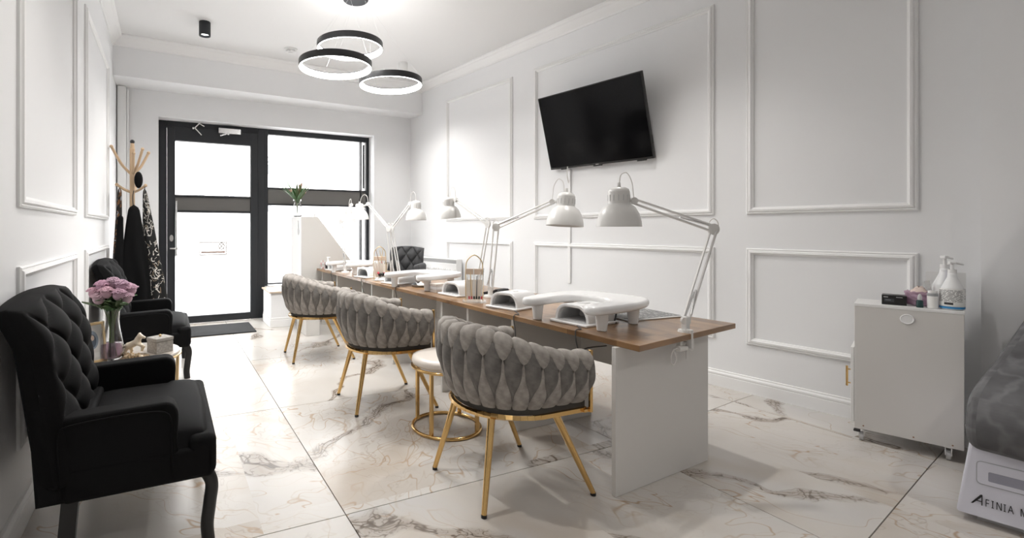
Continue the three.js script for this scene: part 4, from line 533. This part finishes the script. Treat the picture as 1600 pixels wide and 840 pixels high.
// ---------------------------------------------------------------- television
{
  const t = thing('television', 'flat black television tilted down on the white panelled wall', 'television');
  const c = [[3.641, 2.709, -4.115], [3.789, 2.704, -2.951], [4.0, 1.944, -3.036], [3.855, 1.964, -4.18]].map(p => V(...p)), mid = c.reduce((a, b) => a.add(b), V(0, 0, 0)).multiplyScalar(.25);
  const c2 = [[3.641, 2.709, -4.115], [3.789, 2.704, -2.951], [4.0, 1.944, -3.036], [3.855, 1.964, -4.18]].map(p => V(...p));
  const X = c2[1].clone().sub(c2[0]).add(c2[2].clone().sub(c2[3])).normalize(); let Y = c2[0].clone().sub(c2[3]).add(c2[1].clone().sub(c2[2])); Y.addScaledVector(X, -Y.dot(X)).normalize(); const Z = X.clone().cross(Y);
  t.applyMatrix4(new THREE.Matrix4().makeBasis(X, Y, Z).setPosition(mid));
  const w = 1.17, h = .79; part('bezel', box(w, h, .035, 0, 0, -.02, .006), M.blackPlastic, t); part('screen', box(w - .02, h - .03, .003, 0, .005, -.001), M.screen, t); part('back_housing', box(w * .7, h * .62, .03, 0, -.05, -.05, .012), M.blackPlastic, t); part('logo_bar', box(.10, .018, .014, 0, -h / 2 - .004, -.012, .004), M.blackPlastic, t); part('logo', box(.034, .006, .001, 0, -h / 2 + .006, -.0015), M.lightGrey, t, 'tiny pale maker mark'); part('foot_socket', [box(.07, .014, .02, -.42, -h / 2 - .005, -.02, .004), box(.09, .014, .02, .46, -h / 2 - .005, -.02, .004)], M.blackPlastic, t);
  part('wall_bracket', [box(.3, .3, .02, 0, -.05, -.075), box(.06, .06, .16, 0, -.08, -.15, .005)], M.blackPlastic, t);
  part('side_switch', box(.006, .08, .012, w / 2, -.22, -.025, .002), M.blackPlastic, t);
  single('power_cable', tube([[3.87, 1.97, -3.93], [3.90, 1.88, -3.965], [3.945, 1.80, -3.99], [3.950, 1.70, -3.99]], .005, 24, 6), M.cableWhite, 'pale cord dropping from the television to the white cable cover', 'cord');
}
// ---------------------------------------------------------------- roll cabinet and its bottles
const CT = .845, cabM = new THREE.Matrix4().makeRotationY(-Math.atan2(.951, .309)).setPosition(3.836, 0, -1.513);   // local x along the face towards the viewer, z out into the room
{
  const t = thing('roll_cabinet', 'white cabinet on castors with a gold side handle against the wall', 'cabinet'); t.applyMatrix4(cabM);
  const w = .443, d = .285, y0 = .077; part('body', metres(box(w, CT - y0, d, w / 2, (CT + y0) / 2, -d / 2, .003)), M.laminate, t); part('top', box(w + .004, .018, d + .004, w / 2, CT - .008, -d / 2, .003), M.white, t);
  const dr = part('door', box(.016, .46, d - .03, -.010, .34, -d / 2, .003), M.laminateEdge, t); part('handle', [bar([-.038, .315, -.06], [-.038, .44, -.06], .006, .006, 12), bar([-.018, .335, -.06], [-.038, .335, -.06], .004), bar([-.018, .42, -.06], [-.038, .42, -.06], .004)], M.gold, dr, 'gold bar handle');
  part('grommet', [torus(.026, .004, 0, 0, 0, 32, 8).rotateX(Math.PI / 2).translate(.225, .775, .003), cyl(.025, .025, .006, 0, 0, 0, 28).rotateX(Math.PI / 2).translate(.225, .775, .002)], M.whitePlastic, t, 'round white cable cover'); part('screw', [cyl(.004, .004, .002, 0, 0, 0, 10).rotateX(Math.PI / 2).translate(.04, .10, .001), cyl(.004, .004, .002, 0, 0, 0, 10).rotateX(Math.PI / 2).translate(.25, .095, .001), cyl(.004, .004, .002, 0, 0, 0, 10).rotateX(Math.PI / 2).translate(.40, .095, .001)], M.brown, t);
  for (const [x, z] of [[.03, -.03], [.385, -.03], [.03, -.25], [.385, -.25]]) { const c = part('castor', [box(.03, .006, .03, x, .074, z), box(.004, .045, .026, x - .012, .05, z - .006), box(.004, .045, .026, x + .012, .05, z - .006)], M.chrome, t); part('wheel', cyl(.026, .026, .018, 0, 0, 0, 24).rotateZ(Math.PI / 2).translate(x, .027, z - .008), M.lightGrey, c); if (x < .1 && z > -.1) part('brake', box(.03, .012, .035, x - .02, .06, z + .01, .003), M.blackPlastic, c); }
}
const onCab = (x, z) => { const p = V(x, CT + .001, z).applyMatrix4(cabM); return [p.x, p.y, p.z]; }, cabTurn = -Math.atan2(.951, .309);
{
  const pr = canvasTex(256, 128, (c, W, H) => { c.fillStyle = '#0b0b0c'; c.fillRect(0, 0, W, H); c.fillStyle = '#cfcfcf'; c.fillRect(14, 14, 50, 12); c.fillRect(150, 14, 70, 8); c.fillStyle = '#3a3c40'; c.fillRect(20, 44, 110, 50); c.fillStyle = '#77797d'; c.fillRect(34, 58, 60, 14); });
  const b = thing('black_box', 'small printed black box on the roll cabinet', 'box', onCab(.17, -.10), cabTurn); part('body', box(.105, .058, .09, 0, .029, 0, .002), M.blackPlastic, b); part('front_print', mv(new THREE.PlaneGeometry(.10, .05), 0, .029, .0457), std([1, 1, 1], .4, 0, { map: pr }), b); part('window', box(.04, .002, .03, .015, .059, 0), M.screen, b);
  const g = thing('pink_bag', 'crumpled translucent pink bag of tissues on the roll cabinet', 'bag', onCab(.275, -.13), cabTurn); const n = noise2(91);
  part('bag', grid(32, 18, (u, v) => { const a = u * 6.2832, k = 1 + .16 * n(u * 9, v * 5) + .1 * n(u * 20, v * 9), q = v < .06 ? v / .06 : 1; return [Math.cos(a) * .055 * k * q * (1 + .12 * v), v * .085 + .018 * n(Math.cos(a) * 2, Math.sin(a) * 2) * v, Math.sin(a) * .04 * k * q]; }, true), phy([.62, .44, .56], .35, { transmission: .4, thickness: 0 }), g); part('tissue', grid(16, 12, (u, v) => { const a = u * 6.2832; return [Math.cos(a) * .048 * (1 - v * .8), .07 + .045 * v + .014 * n(u * 8, v * 6), Math.sin(a) * .034 * (1 - v * .8)]; }, true), std([.74, .62, .56], .8), g); part('foil', flatBar([.04, .085, 0], [.028, .15, .0], .024, .003), M.steel, g, 'silver foil strip');
  const d = thing('dropper_bottle', 'tiny dark green bottle with a clear pointed cap on the roll cabinet', 'bottle', onCab(.275, -.035), cabTurn); part('body', lathe([[0, 0], [.014, 0], [.015, .003], [.015, .038], [.009, .044], [0, .044]], 20), std([.01, .05, .05], .25), d); part('cap', lathe([[.009, .042], [.0095, .06], [.006, .075], [0, .080]], 16), M.lightGrey, d);
  const lab = (dark) => canvasTex(256, 256, (c, W, H) => { c.fillStyle = '#f2f2f0'; c.fillRect(0, 0, W, H); const r = rng(dark); c.fillStyle = '#55565a'; for (let y = 20; y < 190; y += 11) { let x = 70; while (x < 175) { const l = 6 + r() * 18; c.fillRect(x, y, l, 5); x += l + 4; } } for (let k = 0; k < 40; k++) { c.fillStyle = '#7d7f84'; c.fillRect(r() < .5 ? 6 + r() * 40 : 190 + r() * 40, 10 + r() * 200, 12 + r() * 14, 5); } c.fillStyle = '#2b2b2d'; c.fillRect(118, 200, 30, 34); });
  const wb = thing('white_bottle', 'short white bottle with a grey band and red lettering on the roll cabinet', 'bottle', onCab(.325, -.04), cabTurn); const wl = canvasTex(256, 128, (c, W, H) => { c.fillStyle = '#f4f3f1'; c.fillRect(0, 0, W, H); c.fillStyle = '#7c3038'; for (const [x, w2] of [[96, 16], [116, 12], [132, 18]]) c.fillRect(x, 48, w2, 14); c.fillStyle = '#8a8a8a'; c.fillRect(98, 76, 50, 6); }); part('body', lathe([[0, 0], [.020, 0], [.022, .004], [.022, .078], [.019, .082], [0, .082]], 28), std([1, 1, 1], .35, 0, { map: wl }), wb); part('band', lathe([[.0215, .070], [.0222, .072], [.0222, .084], [.019, .088]], 28), M.greyPlastic, wb); part('cap', lathe([[.019, .087], [.019, .100], [.017, .102], [0, .102]], 28), M.whitePlastic, wb);
  const pump = (label, x, z, k, front) => {
    const p = thing('pump_bottle', label, 'bottle', onCab(x, z), cabTurn + (front ? .4 : .9));
    part('body', lathe([[0, 0], [.045, 0], [.049, .005], [.049, .125], [.045, .135], [.022, .195], [.020, .21], [.020, .222], [0, .222]].map(([r, y]) => [r * k, y * k]), 36), phy([.86, .87, .88], .3, { clearcoat: .3 }), p);
    if (front) { part('label', lathe([[.0495, .022], [.0495, .12]], 36).rotateY(2.3), std([1, 1, 1], .45, 0, { map: lab(5) }), p, 'printed grey label'); part('stripe', lathe([[.0497, .008], [.0497, .02]], 36), std([.05, .28, .58], .4), p, 'blue stripe'); } else part('label', mv(new THREE.CircleGeometry(.035 * k, 3).rotateZ(-.5).scale(.8, 1.2, 1), -.012, .175 * k, .036 * k), std([.36, .30, .62], .4), p, 'violet corner label');
    part('collar', cyl(.019 * k, .019 * k, .024 * k, 0, .232 * k, 0, 24), M.whitePlastic, p); part('pump', [cyl(.008 * k, .008 * k, .04 * k, 0, .26 * k, 0, 14), box(.03 * k, .016 * k, .026 * k, 0, .285 * k, 0, .004), bar([.01 * k, .285 * k, 0], [.05 * k, .276 * k, 0], .007 * k, .005 * k)], M.whitePlastic, p); return p;
  };
  pump('white pump bottle with a grey printed label and a blue stripe', .40, -.06, .93, true); pump('white pump bottle with a violet corner label behind the printed one', .375, -.165, 1.02, false);
  const bd = thing('acrylic_board', 'pale upright board leaning behind the pump bottles', 'board', onCab(.36, -.25), cabTurn); part('board', box(.16, .20, .006, .02, .10, 0), M.white, bd); part('foot', box(.12, .008, .03, .02, .004, .01), M.white, bd);
}
// ---------------------------------------------------------------- treatment chair at the pier
{
  const t = thing('treatment_chair', 'dark grey velvet treatment chair on a white lettered base', 'chair', [3.22, 0, -.90]);
  const bm = new THREE.Matrix4().makeRotationY(.23), base = phy([.66, .66, .74], .35, { clearcoat: .3 });
  const s = new THREE.Shape(); s.moveTo(0, .035); s.lineTo(.75, .035); s.lineTo(.75, .40); s.lineTo(.055, .40); s.closePath();
  const body = mv(extrude(s, .82, .01, 3), 0, 0, 0); body.applyMatrix4(new THREE.Matrix4().makeShear(0, 0, 0, 0, 0, 0)); const p = body.attributes.position; for (let i = 0; i < p.count; i++) p.setZ(i, p.getZ(i) + (p.getY(i) - .035) * .12); body.computeVertexNormals(); body.applyMatrix4(bm); part('base', body, base, t);
  part('plinth', box(.66, .035, .76, .39, .0175, .43).applyMatrix4(bm), M.lightGrey, t);
  const ang = Math.atan2(.055, .365), face = g => g.applyMatrix4(new THREE.Matrix4().makeRotationY(-Math.PI / 2)).applyMatrix4(new THREE.Matrix4().makeRotationZ(-ang)).applyMatrix4(new THREE.Matrix4().setPosition(-.0008, .035, 0)).applyMatrix4(bm);   // local x along the face, y up the face, z outwards
  const rr = (x, y, w, h, r) => { const q = new THREE.Shape(); q.moveTo(x + r, y); q.lineTo(x + w - r, y); q.quadraticCurveTo(x + w, y, x + w, y + r); q.lineTo(x + w, y + h - r); q.quadraticCurveTo(x + w, y + h, x + w - r, y + h); q.lineTo(x + r, y + h); q.quadraticCurveTo(x, y + h, x, y + h - r); q.lineTo(x, y + r); q.quadraticCurveTo(x, y, x + r, y); return q; };
  const outer = rr(.05, .143, .56, .094, .016); outer.holes.push(rr(.082, .160, .48, .040, .006)); const dr = part('drawer_front', face(extrude(outer, .003, .0008, 1)), base, t); part('drawer_gap', face(mv(extrude((() => { const q = rr(.0475, .1405, .565, .099, .018); q.holes.push(rr(.0495, .1425, .561, .095, .016)); return q; })(), .0012), 0, 0, .0002)), M.greyPlastic, dr); part('handle_recess', face(mv(extrude(rr(.082, .160, .48, .040, .006), .0012), 0, 0, .0002)), std([.30, .30, .36], .5), dr, 'grip slot with its shade put into the dark colour');  // slot fill is a darker base grey, shade put into the colour
  const font = await new FontLoader().loadAsync('fonts/droid/droid_sans_regular.typeface.json'); const txt = (c, x, size) => face(new TextGeometry(c, { font, size, depth: .001, curveSegments: 6 }).scale(.62, 1, 1).translate(x, .052, .0012)); const letters = [];
  const a = new THREE.Shape(); a.moveTo(0, 0); a.lineTo(.008, 0); a.quadraticCurveTo(.03, .022, .052, .048); a.lineTo(.052, .0); a.lineTo(.058, 0); a.lineTo(.058, .062); a.quadraticCurveTo(.05, .066, .044, .058); a.lineTo(-.004, -.002); a.closePath(); letters.push(face(extrude(a, .001).scale(.55, .72, 1).translate(.034, .051, .0012)), face(box(.02, .004, .001, .055, .067, .0016)));
  let lx = .072; for (const c of 'FINIA') { letters.push(txt(c, lx, .031)); lx += c === 'I' ? .0125 : c === 'N' ? .0205 : .0175; } letters.push(txt('M', lx + .014, .031)); part('lettering', letters, M.black, t, 'black printed lettering');
  const marbleVelvet = (() => { const n = fbmOf(noise2(70), 4); return pixels(512, 512, (u, v) => { const k = .50 + .14 * n(u * 5, v * 5) + .10 * (1 - sstep(0, .12, Math.abs(n(u * 3 + 9, v * 3)))); return [k, k, k * 1.01]; }); })();
  const cs = new THREE.Shape(); cs.moveTo(.02, .35); cs.bezierCurveTo(-.05, .38, -.05, .50, .0, .575); cs.bezierCurveTo(.04, .63, .16, .66, .28, .705); cs.bezierCurveTo(.46, .77, .6, .84, .76, .90); cs.lineTo(.82, .40); cs.bezierCurveTo(.6, .37, .3, .34, .02, .35);
  const mvel = phy([.46, .46, .47], .7, { map: marbleVelvet, sheen: .6, sheenRoughness: .4, sheenColor: new THREE.Color(.25, .25, .26) }); const cg = metres(extrude(cs, .82, .04, 5), 1.4, 1.4); part('seat_cushion', mv(cg, .03, -.03, .05), mvel, t); part('piping', tube([[.03, .36, -.002], [-.025, .45, .0], [.02, .575, .0], [.28, .69, .0], [.76, .885, .0]].map(([a, b, c]) => [a + .03, b - .03, c + .05]), .006, 40, 8), mvel, t);
  const bs = new THREE.Shape(); bs.moveTo(.66, .82); bs.bezierCurveTo(.70, .80, .80, .84, .82, .90); bs.lineTo(.86, 1.40); bs.lineTo(.76, 1.40); bs.bezierCurveTo(.72, 1.2, .68, 1.0, .66, .82); part('backrest', mv(metres(extrude(bs, .78, .03, 4), 1.4, 1.4), .07, 0, .06), mvel, t);
}
// ---------------------------------------------------------------- lights
const WARM = new THREE.Color(1, .965, .92), COOL = new THREE.Color(1, .985, .96);
function ceilingSpot(label, x, z, m, group) {
  const t = thing('ceiling_spot', label, 'spotlight', [x, CEIL, z], 0, group), h = .15;
  part('housing', lathe([[0, 0], [.058, 0], [.060, -.003], [.060, -h], [.054, -h], [.050, -h + .03], [.0, -h + .032]].map(([r, y]) => [r, y]), 36), m, t);
  part('lens', cyl(.046, .046, .004, 0, -h + .026, 0, 28), std([1, 1, 1], .4, 0, { emissive: WARM, emissiveIntensity: 9 }), t, 'glowing lens');
  const l = new THREE.SpotLight(WARM, SPOT_POWER, 0, 1.0, .7, 2); l.position.set(x, CEIL - h + .015, z); l.target.position.set(x, 0, z); l.shadow.radius = 2.2; scene.add(l, l.target);
}
ceilingSpot('black cylinder spotlight on the ceiling above the shop door', .367, -5.70, M.anthracite);
ceilingSpot('white cylinder spotlight glimpsed through the lowest hanging ring', 2.90, -5.95, M.white);
for (const [x, z] of [[.367, -2.5], [2.9, -2.5], [.367, .7], [2.9, .7]]) ceilingSpot('added black cylinder spotlight on the ceiling, unseen, for fill light', x, z, M.anthracite, 'added fill spotlights out of view');  // unseen spotlights, added to fill the room with light
{ const t = thing('smoke_detector', 'small white round smoke detector on the ceiling by the shopfront', 'smoke detector', [1.40, CEIL, -6.10]); part('base', cyl(.085, .085, .012, 0, -.006, 0, 36), M.white, t); part('sensor', [cyl(.05, .065, .03, 0, -.026, 0, 30), cyl(.02, .035, .012, 0, -.046, 0, 24)], M.white, t); part('slot', box(.05, .006, .004, -.01, -.036, .058), M.greyPlastic, t); }
{
  const rings = [[1.605, 3.048, -4.475, .318], [1.365, 2.745, -4.19, .325], [2.03, 2.745, -4.455, .315]], cx = 1.655, cz = -4.45;
  const t = thing('ring_chandelier', 'black pendant of three glowing rings hung on fine wires', 'chandelier', [cx, CEIL, cz]);
  part('canopy', lathe([[0, 0], [.12, 0], [.123, -.004], [.123, -.032], [.115, -.040], [0, -.041]], 48), M.anthracite, t);
  for (const [x, y, z, R] of rings) {
    const o = [x - cx, y - CEIL, z - cz], band = .060;
    const rg = part('ring', lathe([[R - .006, band], [R, band], [R + .002, band - .004], [R + .002, .004], [R, 0], [R - .010, 0], [R - .010, .004], [R - .006, .006], [R - .006, band - .006], [R - .016, band - .004], [R - .016, band], [R - .006, band]], 96).translate(...o), std([.03, .03, .032], .35), t);
    part('light_strip', lathe([[R - .007, band - .008], [R - .015, band - .012], [R - .019, band * .5], [R - .017, .004], [R - .008, -.004], [R - .003, -.002]], 96).translate(...o), std([1, 1, 1], .4, 0, { emissive: COOL, emissiveIntensity: RING_GLOW }), rg, 'glowing inner band');
    for (let k = 0; k < 3; k++) { const a = .5 + k * 2.094, e = [o[0] + R * Math.cos(a), o[1] + band, o[2] + R * Math.sin(a)]; part('wire', bar(e, [Math.cos(a) * .09, -.038, Math.sin(a) * .09],   .0006, .0006, 5), M.lightGrey, rg); }
    for (let k = 0; k < 4; k++) { const a = k * Math.PI / 2 + .2, l = new THREE.SpotLight(COOL, RING_SPOT, 0, 1.4, 1, 2), px = x + (R - .012) * Math.cos(a), pz = z + (R - .012) * Math.sin(a); l.position.set(px, y - .01, pz); l.target.position.set(px, 0, pz); l.shadow.radius = .5; scene.add(l, l.target); }
  }
}
scene.traverse(o => { if (o.isMesh) { o.castShadow = true; o.receiveShadow = true; } if (o.isLight && o.shadow) o.castShadow = true; });
renderer.render(scene, camera);
